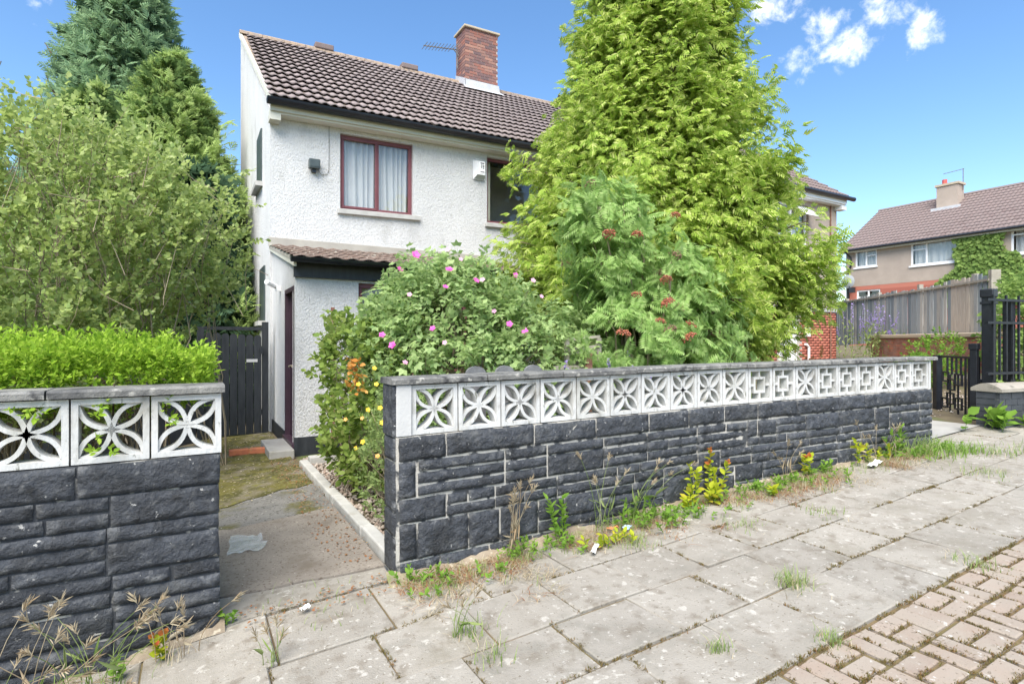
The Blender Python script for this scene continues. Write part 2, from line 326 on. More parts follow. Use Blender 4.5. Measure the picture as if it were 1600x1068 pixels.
pav = MB()
for i in range(52):
    x0, x1 = -4 + i * .4, -4 + (i + 1) * .4
    pav.quad((x0, -1.6, gz(x0) - .015), (x1, -1.6, gz(x1) - .015), (x1, 3.14, gz(x1) - .015), (x0, 3.14, gz(x0) - .015))
pavement = tag(pav.build('pavement', 'joint'), kind='structure')
def slab_piece(name, x0, x1, y0, y1, m, parent, top=0., jit=.004, th=.03, inset=.0045):
    """one flag with a slightly tilted, chamfered top"""
    tz = [top + random.uniform(-jit, jit) for _ in range(4)]
    x0 += inset * random.uniform(.6, 1.5); x1 -= inset * random.uniform(.6, 1.5); y0 += inset * random.uniform(.6, 1.5); y1 -= inset * random.uniform(.6, 1.5)
    c = .006; P = []
    cor = [(x0, y0), (x1, y0), (x1, y1), (x0, y1)]; cx, cy = (x0 + x1) / 2, (y0 + y1) / 2
    cor = [(x + random.uniform(-.004, .004), y + random.uniform(-.004, .004)) for x, y in cor]
    b = MB()
    bot = [(x, y, gz(x) - th) for x, y in cor]; mid = [(x, y, gz(x) + t - c) for (x, y), t in zip(cor, tz)]
    tp = [(x + (c if x < cx else -c), y + (c if y < cy else -c), gz(x) + t) for (x, y), t in zip(cor, tz)]
    b.v = bot + mid + tp
    for k in range(4):
        n = (k + 1) % 4; b.f += [(k, n, 4 + n, 4 + k), (4 + k, 4 + n, 8 + n, 8 + k)]
    b.f.append((8, 9, 10, 11)); return b.build(name, m, parent)
rows = [(2.60, 3.10, .22, .53), (2.205, 2.60, .205, .46), (1.815, 2.205, .41, .468), (1.395, 1.815, .06, .468), (.985, 1.395, .3, .468), (.575, .985, .1, .468), (.165, .575, .36, .468), (-.245, .165, .1, .468), (-.655, -.245, .3, .468)]
for r, (ya, yb, off, w) in enumerate(rows):
    x = -3.6 + off
    while x < (12.5 if r < 4 else 2.03):
        x1 = x + w
        if r >= 4 and x1 > 2.03 - .12: x1 = 2.03
        if x > -3.4: slab_piece('slab', x, x1, ya, yb, 'slab', pavement, jit=.008)
        x = x1
        if r >= 4 and x >= 2.03: break
# block paving in a basket weave beyond the flags
n_p = 0
for i in range(0, 30):
    for j in range(0, 9):
        bx, by = 2.04 + i * .205, 1.385 - (j + 1) * .205
        if bx > 3.2 + (9 - j) * .75 or (by < .2 and bx > 5): continue
        for k in range(2):
            if (i + j) % 2: slab_piece('paver', bx, bx + .2, by + k * .1025, by + (k + 1) * .1025, 'paver', pavement, jit=.004, inset=.008)
            else: slab_piece('paver', bx + k * .1025, bx + (k + 1) * .1025, by, by + .205, 'paver', pavement, jit=.004, inset=.008)
            n_p += 1

path = MB()
for (ya, yb) in ((3.1, 9.3),): path.box(.10, 1.03, ya, yb, -.06, -.02)
path.v = [(x, y, gz(x) + z) for x, y, z in path.v]
garden_path = tag(path.build('garden_path', 'soil'), kind='structure')
def path_sheet(ya, yb, ya2, yb2, m, top):
    b = MB(); n = 6
    for i in range(n):
        xa, xb = .115 + .9 * i / n, .115 + .9 * (i + 1) / n
        f = lambda x, u, w: u + (w - u) * (x - .115) / .9 + (.018 if u < 4 else .10) * fnoise(x * 5, u * 3, 1)
        p = [(xa, f(xa, ya, ya2)), (xb, f(xb, ya, ya2)), (xb, f(xb, yb, yb2)), (xa, f(xa, yb, yb2))]
        q = [(x, y, gz(x) + top + .004 * fnoise(x * 3, y * 3, 4)) for x, y in p]
        b.quad(*q); b.quad(*[(x, y, z - .04) for x, y, z in (q[1], q[0])] + [q[0], q[1]])
    return b.build('path_slab', m, garden_path)
path_sheet(3.10, 3.42, 3.10, 3.30, 'slab', .004)
path_sheet(3.43, 4.62, 3.31, 4.70, 'path_concrete', .012)
path_sheet(4.63, 5.22, 4.71, 5.62, 'path_grey', .002)
path_sheet(5.23, 9.25, 5.63, 9.25, 'path_moss', .006)
# kerb of white edging stones along the bed
kerb = tag(thing('path_kerb', None, None, (1.06, 3.4, gz(1.06))), kind='structure')
ky = 3.32
for L_ in (.62, .9, .95, .72):
    b = MB(); j = random.uniform(-.008, .008)
    b.box(1.035 + j, 1.125 + j, ky, ky + L_ - .012, gz(1.08) - .06, gz(1.08) + .065 + j); b.build('edging_stone', 'kerb_white', kerb, bevel=.012); ky += L_
MB().box(1.14, 1.5, 6.5, 6.62, gz(1.2) - .05, gz(1.2) + .07).build('edging_stone', 'kerb_white', kerb, bevel=.012)
# pale concrete crossing into the neighbour's gate
nb = MB()
for i in range(6):
    xa, xb = 6.95 + i * .24, 6.95 + (i + 1) * .24
    nb.quad((xa, 3.02, gz(xa) + .012), (xb, 3.02, gz(xb) + .012), (xb, 4.3, gz(xb) + .012), (xa, 4.3, gz(xa) + .012))
tag(nb.build('neighbour_path', 'threshold'), kind='structure')

# ------------------------------------------------------------------ the front garden walls
def wall_dz(x): return .009 * (x - 1.0) if x > 1 else 0.
Z_BAND = .848; UNIT = .0725; WY = 3.10        # top of the stonework, coursing unit, front plane
def stone_mesh(w, h, seed, amp=.021, depth=.07):
    nx_ = max(3, int(w / .03)); nz_ = max(3, int(h / .022)); V = []; Fq = []
    for k in range(nz_ + 1):
        for i in range(nx_ + 1):
            x, z = w * i / nx_, h * k / nz_; e = min(x, w - x, z, h - z)
            d = (.010 if e < 1e-6 else .013 + .55 * amp * (.5 + fnoise(x * 9 + seed, z * 14, seed * 1.7)) + .45 * amp * fnoise(x * 20 + seed, z * 24, seed * 2.3) + amp * .8 * fnoise(x * 34 + seed, z * 40, seed))
            jx = .005 * fnoise(x * 20 + seed, z * 20, 3.)
            V.append((x + jx, -d, z + (.005 * fnoise(x * 14, seed, z) if e < 1e-6 else 0)))
    for k in range(nz_):
        for i in range(nx_): a = k * (nx_ + 1) + i; Fq.append((a, a + 1, a + nx_ + 2, a + nx_ + 1))
    rim = [i for i in range(nx_ + 1)] + [(k + 1) * (nx_ + 1) - 1 for k in range(1, nz_ + 1)] + [nz_ * (nx_ + 1) + i for i in range(nx_ - 1, -1, -1)] + [k * (nx_ + 1) for k in range(nz_ - 1, 0, -1)]
    o = len(V); V += [(V[i][0], depth, V[i][2]) for i in rim]; n = len(rim)
    Fq += [(rim[(j + 1) % n], rim[j], o + j, o + (j + 1) % n) for j in range(n)]
    return np_mesh('stone', V, Fq, 'black_stone', smooth=False)
def lay_stones(parent, xa, xb, units, ends=None, g=.007, wf=1., pj=.3):
    top = Z_BAND
    def stone(x0, x1, z0, z1):
        x0 += random.uniform(-.4, .5) * g; x1 -= random.uniform(-.4, .5) * g; z0 += random.uniform(-.45, .5) * g; z1 -= random.uniform(-.45, .5) * g; w, h = x1 - x0 - 2 * g, z1 - z0 - 2 * g
        if w < .03: return
        zz = z0 + g + wall_dz((x0 + x1) / 2)
        if zz + h < gz((x0 + x1) / 2) - .06: return
        o = link('stone', stone_mesh(w, h, random.uniform(0, 90)), None, parent, (x0 + g, WY + random.uniform(-.003, .004), zz))
        o.rotation_euler = (0, -.009 if x0 > 1 else 0, 0)
    z = top
    for bi, u in enumerate(units):
        h = u * UNIT; x = xa
        if ends and bi < len(ends): x += ends[bi]; stone(xa, x, z - h, z)
        while x < xb - .02:
            jump = (bi == 0) or random.random() < pj
            w = random.uniform(.32, .55) if bi == 0 else random.uniform(.15, .30) if jump else random.uniform(.26, .52)
            x1 = x + w * wf
            if xb - x1 < .14: x1 = xb
            if jump or u == 1: stone(x, x1, z - h, z)
            else:
                part = random.choice([[1, 1], [1, 1]] if u == 2 else [[1, 1, 1], [2, 1], [1, 2], [1, 1, 1]]); zz = z
                for p_ in part:
                    hh = p_ * UNIT
                    if random.random() < .35 and x1 - x > .3:
                        xm = x + (x1 - x) * random.uniform(.35, .65); stone(x, xm, zz - hh, zz); stone(xm, x1, zz - hh, zz)
                    else: stone(x, x1, zz - hh, zz)
                    zz -= hh
            x = x1
        z -= h
B = .30
def block_mesh(kind):
    b = MB(); s = .292; t = .026; d0, d1 = 0., .095
    b.box(0, s, d0, d1, 0, t).box(0, s, d0, d1, s - t, s).box(0, t, d0, d1, t, s - t).box(s - t, s, d0, d1, t, s - t)
    def strip(path, w, y0=.012, y1=.083):
        n = len(path); L_ = []; R_ = []
        for j in range(n):
            a, c = path[max(0, j - 1)], path[min(n - 1, j + 1)]; dx, dz = c[0] - a[0], c[1] - a[1]; l = math.hypot(dx, dz)
            L_.append((path[j][0] - dz / l * w / 2, path[j][1] + dx / l * w / 2)); R_.append((path[j][0] + dz / l * w / 2, path[j][1] - dx / l * w / 2))
        i = len(b.v)
        for q in range(n): b.v += [(L_[q][0], y0, L_[q][1]), (R_[q][0], y0, R_[q][1]), (R_[q][0], y1, R_[q][1]), (L_[q][0], y1, L_[q][1])]
        for q in range(n - 1):
            for e in range(4): b.f.append((i + q * 4 + e, i + q * 4 + (e + 1) % 4, i + q * 4 + 4 + (e + 1) % 4, i + q * 4 + 4 + e))
    c = s / 2
    if kind == 'leaf':
        for qx in (-1, 1):
            for qz in (-1, 1):
                ax, az = c, c; ex, ez = c + qx * (c - t + .008), c + qz * (c - t + .008)
                for sd in (-1, 1):
                    pts = []
                    for j in range(10):
                        u = j / 9; bow = .036 * math.sin(math.pi * u) * sd; dx, dz = ex - ax, ez - az; l = math.hypot(dx, dz)
                        pts.append((ax + dx * u - dz / l * bow, az + dz * u + dx / l * bow))
                    strip(pts, .0195)
    else:
        o_, w = .070, .021
        b.box(c - o_, c + o_, .012, .083, c - o_, c - o_ + w).box(c - o_, c + o_, .012, .083, c + o_ - w, c + o_)
        b.box(c - o_, c - o_ + w, .012, .083, c - o_ + w, c + o_ - w).box(c + o_ - w, c + o_, .012, .083, c - o_ + w, c + o_ - w)
        b.box(c - w / 2, c + w / 2, .012, .083, t, c - o_).box(c - w / 2, c + w / 2, .012, .083, c + o_, s - t)
        b.box(t, c - o_, .012, .083, c - w / 2, c + w / 2).box(c + o_, s - t, .012, .083, c - w / 2, c + w / 2)
    return b.mesh('screen_block', 'white_block')
BL = {'leaf': block_mesh('leaf'), 'square': block_mesh('square')}
def put_block(parent, x, kind, y=WY + .012):
    o = link('screen_block', BL[kind], None, parent, (x + .004, y, Z_BAND + .004 + wall_dz(x)))
    o.rotation_euler = (random.uniform(-.006, .006), -.009 if x > 1 else random.uniform(-.004, .004), random.uniform(-.004, .004)); return o
def coping(parent, xa, xb, lens, y0=WY - .018, y1=WY + .215):
    x = xa; k = 0
    while x < xb - .05:
        x1 = min(xb, x + lens[k % len(lens)]); k += 1
        if xb - x1 < .2: x1 = xb
        n = max(4, int((x1 - x) / .08)); b = MB(); z = Z_BAND + B + .006; rowsv = []
        tl = random.uniform(-.003, .003)
        for i in range(n + 1):
            xx = x + .004 + (x1 - x - .008) * i / n; w = wall_dz(xx) + tl; j1 = .006 * fnoise(xx * 7, 1, 0); j2 = .005 * fnoise(xx * 9, 5, 0)
            rowsv.append([(xx, y0 + j1, z + w), (xx, y1, z + w), (xx, y1 - .006, z + .036 + w), (xx, y0 + .012 + j2, z + .036 + w + j2 * .4), (xx, y0 + j1, z + .026 + w + j2)])
        for rr in rowsv: b.v += rr
        for i in range(n):
            for e in range(5): b.f.append((i * 5 + e, i * 5 + 5 + e, i * 5 + 5 + (e + 1) % 5, i * 5 + (e + 1) % 5))
        b.f += [(4, 3, 2, 1, 0), tuple(n * 5 + e for e in range(5))]
        b.build('coping_stone', 'coping', parent); x = x1

gw = thing('garden_wall', 'long low wall of black painted stone topped by white pierced blocks, right of the path', 'wall', (1.0, WY, gz(1)))
XE = 6.86
core = MB()
N_ = 14
for i in range(N_):
    xa, xb = 1.02 + (XE - 1.04) * i / N_, 1.02 + (XE - 1.04) * (i + 1) / N_
    k = len(core.v)
    core.v += [(xa, WY, gz(xa) - .1), (xb, WY, gz(xb) - .1), (xb, WY + .19, gz(xb) - .1), (xa, WY + .19, gz(xa) - .1),
               (xa, WY, Z_BAND - .002 + wall_dz(xa)), (xb, WY, Z_BAND - .002 + wall_dz(xb)), (xb, WY + .19, Z_BAND - .002 + wall_dz(xb)), (xa, WY + .19, Z_BAND - .002 + wall_dz(xa))]
    fs = [(4, 5, 6, 7), (0, 1, 5, 4), (2, 3, 7, 6)] + ([(3, 0, 4, 7)] if i == 0 else []) + ([(1, 2, 6, 5)] if i == N_ - 1 else [])
    core.f += [tuple(k + j for j in q) for q in fs]
core.build('mortar_core', 'mortar', gw)
lay_stones(gw, 1.03, XE, [2, 3, 2, 3, 2, 2], ends=[.30, .115, .30, .115, .26, .12], wf=1.2, pj=.2)
# the stones of the wall's free end: quoins seen from the path
z = Z_BAND; 
for u, yw in zip([2, 4, 2, 3, 2], (.2, .2, .2, .2, .2)):
    h = u * UNIT; me = stone_mesh(yw - .014, h - .014, random.uniform(0, 90), amp=.012, depth=.02)
    o = link('stone', me, None, gw, (1.02, WY + .197, z - h + .007)); o.rotation_euler = (0, 0, R(-90)); z -= h
MB().box(1.0, 1.055, WY + .004, WY + .2, Z_BAND + .002, Z_BAND + B).build('end_pier', 'black_stone', gw, bevel=.006)
MB().box(1.02, 1.112, WY - .004, WY + .1, Z_BAND + .003, Z_BAND + B + .002).build('end_panel', 'white_panel', gw, bevel=.004)
pat = ['leaf'] * 10 + ['square', 'square', 'leaf', 'square', 'square', 'square', 'leaf', 'square', 'square']
for i, k in enumerate(pat): put_block(gw, 1.1154 + i * B * 1.001, k)
MB().box(1.1154 + 19 * B + .006, 6.86, WY + .006, WY + .1, Z_BAND + .05, Z_BAND + B + .05).build('end_panel', 'white_panel', gw)
coping(gw, .985, 6.95, [.62, .58, .66, .6])

def turn(x, y): dx, dy = x - KX, y - WY; return (KX + dx * math.cos(KA) + dy * math.sin(KA), WY - dx * math.sin(KA) + dy * math.cos(KA))
og = origin(gw)
for o in gw.children:
    if o.name.split('.')[0] in ('stone', 'screen_block'):
        p = og + o.location
        if p.x > KX - .1: q = turn(p.x, p.y); o.location = Vector((q[0], q[1], p.z)) - og; o.rotation_euler.z -= KA
    else:
        for v in o.data.vertices:
            p = og + v.co
            if p.x > KX: q = turn(p.x, p.y); v.co = Vector((q[0], q[1], p.z)) - og
gl = thing('garden_wall', 'black painted stone wall with white pierced blocks, left of the path under the bright hedge', 'wall', (.12, WY, gz(.1)))
MB().box(-3.4, .105, WY, WY + .19, -.35, Z_BAND - .002).build('mortar_core', 'mortar_left', gl)
random.seed(23)
lay_stones(gl, -3.4, .122, [2, 2, 3, 2, 3, 2], g=.0055, wf=1.3, pj=.48)
for i in range(11): put_block(gl, -3.17 + .0 + i * B, 'leaf')
coping(gl, -3.4, .145, [.52, .60, .57, .61, .55])
random.seed(5)

# ------------------------------------------------------------------ house helpers
def wall_holes(b, x0, x1, z0, z1, holes, y, th):
    """front wall in the plane y with rectangular openings, thickness th going +y"""
    xs = sorted({x0, x1, *[h[0] for h in holes], *[h[1] for h in holes]}); zs = sorted({z0, z1, *[h[2] for h in holes], *[h[3] for h in holes]})
    inside = lambda x, z: any(h[0] < x < h[1] and h[2] < z < h[3] for h in holes)
    for i in range(len(xs) - 1):
        for k in range(len(zs) - 1):
            if inside((xs[i] + xs[i + 1]) / 2, (zs[k] + zs[k + 1]) / 2): continue
            a, c, d, e = xs[i], xs[i + 1], zs[k], zs[k + 1]
            b.quad((a, y, d), (c, y, d), (c, y, e), (a, y, e)); b.quad((a, y + th, e), (c, y + th, e), (c, y + th, d), (a, y + th, d))
    for (a, c, d, e) in holes:
        b.quad((a, y, d), (a, y + th, d), (c, y + th, d), (c, y, d)); b.quad((a, y, e), (c, y, e), (c, y + th, e), (a, y + th, e))
        b.quad((a, y, d), (a, y, e), (a, y + th, e), (a, y + th, d)); b.quad((c, y, d), (c, y + th, d), (c, y + th, e), (c, y, e))
    return b
def tile_mesh(m, w=.30, l=.40, rise=.035, th=.022, n=9, double=True):
    V = []; Fq = []
    for j, (yy, zz) in enumerate(((0, 0), (l, -.004))):
        for i in range(n + 1):
            u = i / n; pr = rise * (.5 - .5 * math.cos(2 * math.pi * u * (2 if double else 1)))
            V.append((w * u, yy, zz + pr + .020))
    for i in range(n + 1): x, y, z = V[i]; V.append((x, y + .004, z - th))
    for i in range(n): Fq += [(i, i + 1, n + 2 + i, n + 1 + i), (2 * n + 2 + i, 2 * n + 3 + i, i + 1, i)]
    return np_mesh('tile', V, Fq, m, smooth=False)
def tile_roof(parent, me, p0, xdir, up, cols, rows_, w, gauge, T=None, n_parts=300, m='tile_a', rot=None, skip=None, lean_deg=4.2):
    """tiles laid from p0 (lower left) along xdir and up the slope; nearest n_parts as objects, the rest joined as stuff"""
    xd, u = Vector(xdir).normalized(), Vector(up).normalized(); nrm = xd.cross(u).normalized()
    M3 = Matrix((xd, u, nrm)).transposed(); items = []
    for r in range(rows_):
        for c in range(cols):
            p = Vector(p0) + xd * (c * w) + u * (r * gauge)
            if skip and skip(c, r, p): continue
            items.append(((p - cam.location).length, p))
    items.sort(key=lambda t: t[0]); off = origin(parent)
    lean = Matrix.Rotation(R(-lean_deg), 3, 'X')
    for d, p in items[:n_parts]:
        o = link('tile', me, None, parent, p + Vector((random.uniform(-.003, .003), 0, random.uniform(-.002, .003)))); o.rotation_euler = (M3 @ lean).to_euler()
    if len(items) > n_parts:
        V0 = np.array([v.co[:] for v in me.vertices]); F0 = np.array([p.vertices[:] for p in me.polygons]); A = np.array(M3 @ lean)
        V0 = V0 @ A.T; V = []; Fq = []
        for k, (d, p) in enumerate(items[n_parts:]): V.append(V0 + np.array(p - off)); Fq.append(F0 + k * len(V0))
        tag(link('roof_tiles', np_mesh('roof_tiles', np.concatenate(V), np.concatenate(Fq), m), None, parent), kind='stuff')
def pane_window(parent, x0, x1, z0, z1, y, m, fw=.055, mull=(), T=None, tops=(), sill=None, glass='glass', fd=.06, sash=()):
    """framed window in a wall facing -y: part window > pane, sill"""
    b = MB(T); b.box(x0, x1, y, y + fd, z0, z0 + fw).box(x0, x1, y, y + fd, z1 - fw, z1).box(x0, x0 + fw, y, y + fd, z0 + fw, z1 - fw).box(x1 - fw, x1, y, y + fd, z0 + fw, z1 - fw)
    for xm in mull: b.box(xm - fw / 2, xm + fw / 2, y + .003, y + fd - .003, z0 + fw, z1 - fw)
    for (a, c, zt) in tops: b.box(a, c, y + .005, y + fd - .005, zt - fw * .4, zt + fw * .4)
    w = b.build('window', m, parent, bevel=.006)
    for (a, c, d, e) in sash:
        s = .035; q = MB(T); q.box(a, c, y - .012, y + .01, d, d + s).box(a, c, y - .012, y + .01, e - s, e).box(a, a + s, y - .012, y + .01, d + s, e - s).box(c - s, c, y - .012, y + .01, d + s, e - s)
        q.build('sash', m, w, bevel=.005)
    xs = [x0 + fw] + sorted(mull) + [x1 - fw]
    for i in range(len(xs) - 1):
        MB(T).box(xs[i] + (fw / 2 if i else 0) - .004, xs[i + 1] - (fw / 2 if i < len(xs) - 2 else 0) + .004, y + fd * .5, y + fd * .5 + .006, z0 + fw - .004, z1 - fw + .004).build('pane', glass, w)
    if sill: MB(T).box(x0 - sill[0], x1 + sill[1], y - .13, y + .02, z0 - .085, z0 - .003).build('sill', 'sill', w, bevel=.008)
    return w
def curtain(parent, x0, x1, z0, z1, y, T=None, m='curtain', folds=9, amp=.035):
    n = folds * 8; V = []; Fq = []
    for k, zz in enumerate((z0, z1)):
        for i in range(n + 1):
            u = i / n; g = .06 * (1 - k) * math.sin(u * 5)
            x = x0 + (x1 - x0) * u + g * .4; V.append((T or (lambda *a: a))(x, y + amp * math.sin(u * folds * 2 * math.pi + 1.3 * math.sin(u * 9)) + .015 * k, zz))
    off = origin(parent); V = [tuple(Vector(v) - off) for v in V]
    for i in range(n): Fq.append((i, i + 1, n + 2 + i, n + 1 + i))
    return link('curtain', np_mesh('curtain', V, Fq, m, smooth=True), None, parent)

# ------------------------------------------------------------------ the white house
HY = 9.37; HT = lambda x, y, z: (x, y, z + .024 * (x - 1.0)); H0, H1 = 1.055, 9.30
EZ, RZ, RY = 5.12, 8.12, 13.4
house = thing('white_house', 'white roughcast house with brown tiled roof and burgundy windows', 'house', (H0, HY, gz(H0)))
holes = [(2.125, 3.39, 3.575, 4.83), (4.86, 6.15, 3.575, 4.83), (6.6, 7.8, 3.575, 4.83)]
wall_holes(MB(HT), H0, H1, -.3, 4.99, holes, HY, .26).build('front_wall', 'roughcast', house)
g = MB()
def gx_at(y): return H0 - .034 * (y - HY)
pts = [(H0, HY + .001, -.3), (H0, HY + .001, 5.02), (gx_at(RY), RY, RZ - .12), (gx_at(RY), RY, -.3)]
g.prism(pts, (.25, 0, 0)).build('gable_wall', 'roughcast_fine', house)
MB(HT).box(H0 + .3, H1, 17.4, 17.6, -.3, 5.3).box(H1 - .25, H1, HY + .26, 17.4, -.3, 5.3).box(1.25, 1.45, RY, 17.4, -.3, 5.3).box(H0 + .25, H1 - .25, HY + 1.9, HY + 2.0, -.3, 5.3).build('rear_wall', 'roughcast_fine', house)
MB(HT).box(H0 + .26, H1 - .26, HY + .3, HY + 1.88, 2.9, 3.0).build('floor_inside', 'room_shade', house)
b = MB(HT); b.prism([(H1 - .02, HY - .2, EZ - .1), (H1 - .02, RY, RZ - .06), (H1 - .02, 17.6, 5.2)], (.02, 0, 0)); b.build('party_gable', 'roughcast_fine', house)
# roof: deck, tiles, verge, ridge
roof = MB(HT); e0 = gx_at(HY) - .03; e1 = gx_at(RY) - .03
roof.quad((e0, HY - .26, EZ), (H1, HY - .26, EZ), (H1, RY, RZ - .02), (e1, RY, RZ - .02)); roof.quad((e0, HY - .26, EZ - .05), (e1, RY, RZ - .07), (H1, RY, RZ - .07), (H1, HY - .26, EZ - .05))
roof.quad((e0, HY - .26, EZ - .05), (e0, HY - .26, EZ), (e1, RY, RZ - .02), (e1, RY, RZ - .07)); roof.quad((e0, HY - .26, EZ), (e0, HY - .26, EZ - .05), (H1, HY - .26, EZ - .05), (H1, HY - .26, EZ))
roof.quad((1.2, RY, RZ - .02), (H1, RY, RZ - .02), (H1, 17.7, 5.15), (1.2, 17.7, 5.15))
roof_o = roof.build('roof', 'ridge_mortar', house)
up = Vector((0, RY - HY + .26, RZ - EZ)).normalized(); SL = math.hypot(RY - HY + .26, RZ - EZ); NR = 15; GA = (SL - .06) / NR
tile_roof(roof_o, tile_mesh('tile_a', w=.30, l=GA + .06, rise=.028, th=.017), HT(e0 - .01, HY - .28, EZ + .010), (1, 0, .024), up, 28, NR, .2975, GA, lean_deg=7.5)
ridge = MB(HT); k = 0; x = e1
while x < H1 - .1:
    x1 = min(H1, x + .45); P = []
    for a in range(7): t = math.pi * a / 6; P.append((x + .004, RY + .12 * math.cos(t), RZ - .05 + .11 * math.sin(t)))
    MB(HT).prism(P, (x1 - x - .008, 0, 0)).build('ridge_tile', 'ridge_mortar', roof_o); x = x1
for xv in (2.45, 4.52): MB(HT).box(xv, xv + .42, RY - .12, RY + .2, RZ + .02, RZ + .15).build('ridge_vent', 'tile_b', roof_o, bevel=.02)
# bargeboard verge, soffit, fascia and gutter
MB(HT).prism([(e0 - .006, HY - .25, EZ - .09), (e0 - .006, HY - .25, EZ + .015), (e1 - .006, RY, RZ - .0), (e1 - .006, RY, RZ - .10)], (.05, 0, 0)).build('verge', 'trim_cream', house)
MB(HT).box(H0 - .02, H1, HY - .20, HY - .004, 4.90, 4.99).build('soffit', 'trim_cream', house)
MB(HT).box(H0 - .02, H1, HY - .235, HY - .202, 4.93, 5.09).build('fascia', 'trim_cream', house)
MB(HT).box(H0 - .03, H0 + .13, HY - .215, HY - .003, 4.80, 4.899).build('eaves_box', 'trim_cream', house)
gt = MB(HT); r = .075; n = 9
for (ra, sgn) in ((r, 1),):
    prof = [(HY - .30 + ra * math.cos(math.pi + math.pi * a / n), 5.085 + ra * math.sin(math.pi + math.pi * a / n) * 1.25) for a in range(n + 1)]
    i0 = len(gt.v); gt.v += [(H0 - .08, y, z) for y, z in prof] + [(H1, y, z) for y, z in prof]
    gt.f += [(i0 + a, i0 + a + 1, i0 + n + 2 + a, i0 + n + 1 + a) for a in range(n)] + [tuple(i0 + a for a in range(n + 1))]
gt.build('gutter', 'black_plastic', house, smooth=True)
# windows
w1 = pane_window(house, 2.125, 3.39, 3.575, 4.83, HY + .07, 'burgundy', fw=.062, mull=(2.765,), T=HT, sill=(.05, .12), sash=((2.165, 2.76, 3.615, 4.79),))
curtain(w1, 2.17, 2.78, 3.6, 4.8, HY + .17, HT, folds=5); curtain(w1, 2.76, 3.36, 3.6, 4.8, HY + .175, HT, folds=6)
w2 = pane_window(house, 4.86, 6.15, 3.575, 4.83, HY + .07, 'burgundy', fw=.055, T=HT, sill=(.05, .12))
MB(HT).box(4.90, 5.02, HY + .18, HY + .19, 3.6, 4.8).build('blind', 'blind', w2)
w3 = pane_window(house, 6.6, 7.8, 3.575, 4.83, HY + .07, 'burgundy', fw=.055, T=HT, sill=(.05, .12))
for (yy, zz) in ((10.55, 4.55), (10.2, 2.2)):
    MB().box(gx_at(yy) - .012, gx_at(yy) + .02, yy - .35, yy + .35, zz - .45, zz + .45).build('side_window', 'lamp_grey', house)
    MB().box(gx_at(yy) - .10, gx_at(yy) + .02, yy - .40, yy + .40, zz - .53, zz - .455).build('sill', 'sill', house)
# chimney
ch = MB(HT); CX0, CX1, CY0, CY1, CZ0, CZ1 = 6.08, 7.02, 12.92, 13.5, 7.55, 9.36
ch.box(CX0 + .006, CX1 - .006, CY0 + .006, CY1 - .006, 7.3, CZ1)
chim = ch.build('chimney', 'brick_mortar', house)
bm_ = {}
def brick_obj(parent, name, x0, x1, y0, y1, z0, z1, m, T=None):
    key = (round(x1 - x0, 3), round(y1 - y0, 3), round(z1 - z0, 3), m)
    if key not in bm_: bm_[key] = MB().box(0, x1 - x0, 0, y1 - y0, 0, z1 - z0).mesh(name, m)
    p = (x0, y0, z0); p = T(*p) if T else p
    return link(name, bm_[key], None, parent, p)
zc = 7.9; r = 0; g_ = .011
while zc < CZ1 - .02:
    x = CX0 + (0 if r % 2 else -.1125)
    while x < CX1 - .02:
        a, c = max(CX0, x), min(CX1, x + .225)
        if c - a > .05: brick_obj(chim, 'brick', a + (0 if a == CX0 else g_ / 2), c - (0 if c == CX1 else g_ / 2), CY0 - .004, CY0 + .03, zc, zc + .064, 'chimney_brick', HT)
        x += .225
    y = CY0 + .032 + (0 if r % 2 else -.08)
    while y < CY1 - .02:
        a, c = max(CY0 + .032, y), min(CY1, y + .225)
        if c - a > .04: brick_obj(chim, 'brick', CX0 - .004, CX0 + .03, a + g_ / 2, c - g_ / 2, zc, zc + .064, 'chimney_brick', HT)
        y += .225
    zc += .075; r += 1
MB(HT).box(CX0 - .05, CX1 + .05, CY0 - .05, CY1 + .05, CZ1, CZ1 + .055).build('chimney_cap', 'cap_stone', chim, bevel=.01)
fl = MB(HT); sl = (RZ - EZ) / (RY - HY + .26); zf = lambda y: EZ + (y - HY + .26) * sl + .075
fl.prism([(CX0 - .06, CY0 - .02, zf(CY0) - .03), (CX1 + .06, CY0 - .02, zf(CY0) - .03), (CX1 + .03, CY0 - .02, zf(CY0) + .17), (CX0 - .03, CY0 - .02, zf(CY0) + .17)], (0, .012, 0))
fl.quad((CX0 - .1, CY0 - .22, zf(CY0 - .22) + .01), (CX1 + .1, CY0 - .22, zf(CY0 - .22) + .01), (CX1 + .06, CY0 - .02, zf(CY0 - .02) + .012), (CX0 - .06, CY0 - .02, zf(CY0 - .02) + .012))
fl.prism([(CX0 - .018, CY0 - .02, zf(CY0)), (CX0 - .018, CY1, zf(RY)), (CX0 - .018, CY1, zf(RY) + .15), (CX0 - .018, CY0 - .02, zf(CY0) + .18)], (.01, 0, 0))
fl.build('lead_flashing', 'lead', chim)
# lean-to porch across the front
PX0, PX1, PY = 1.09, 4.75, 7.18
wall_holes(MB(), PX0, PX1, -.1, 2.24, [(1.86, 4.3, .95, 2.16)], PY, .2).build('porch_front_wall', 'roughcast', house)
side = MB(); q = lambda pts: side.quad(*pts)
side.prism([(PX0 + .001, y_, z_) for y_, z_ in ((PY + .001, -.1), (PY + .001, 2.24), (HY, 2.24), (HY, -.1), (8.06, -.1), (8.06, 2.1), (7.26, 2.1), (7.26, -.1))], (.18, 0, 0))
side.build('porch_side_wall', 'roughcast_fine', house); side = MB()
side.prism([(PX0 + .001, PY, 2.24), (PX0 + .001, PY, 2.36), (PX0 + .001, HY, 2.86), (PX0 + .001, HY, 2.24)], (.18, 0, 0)).build('porch_gable', 'roughcast_fine', house); MB().box(PX1 - .2, PX1, PY + .2, HY, -.1, 2.6).build('porch_end_wall', 'roughcast_fine', house)
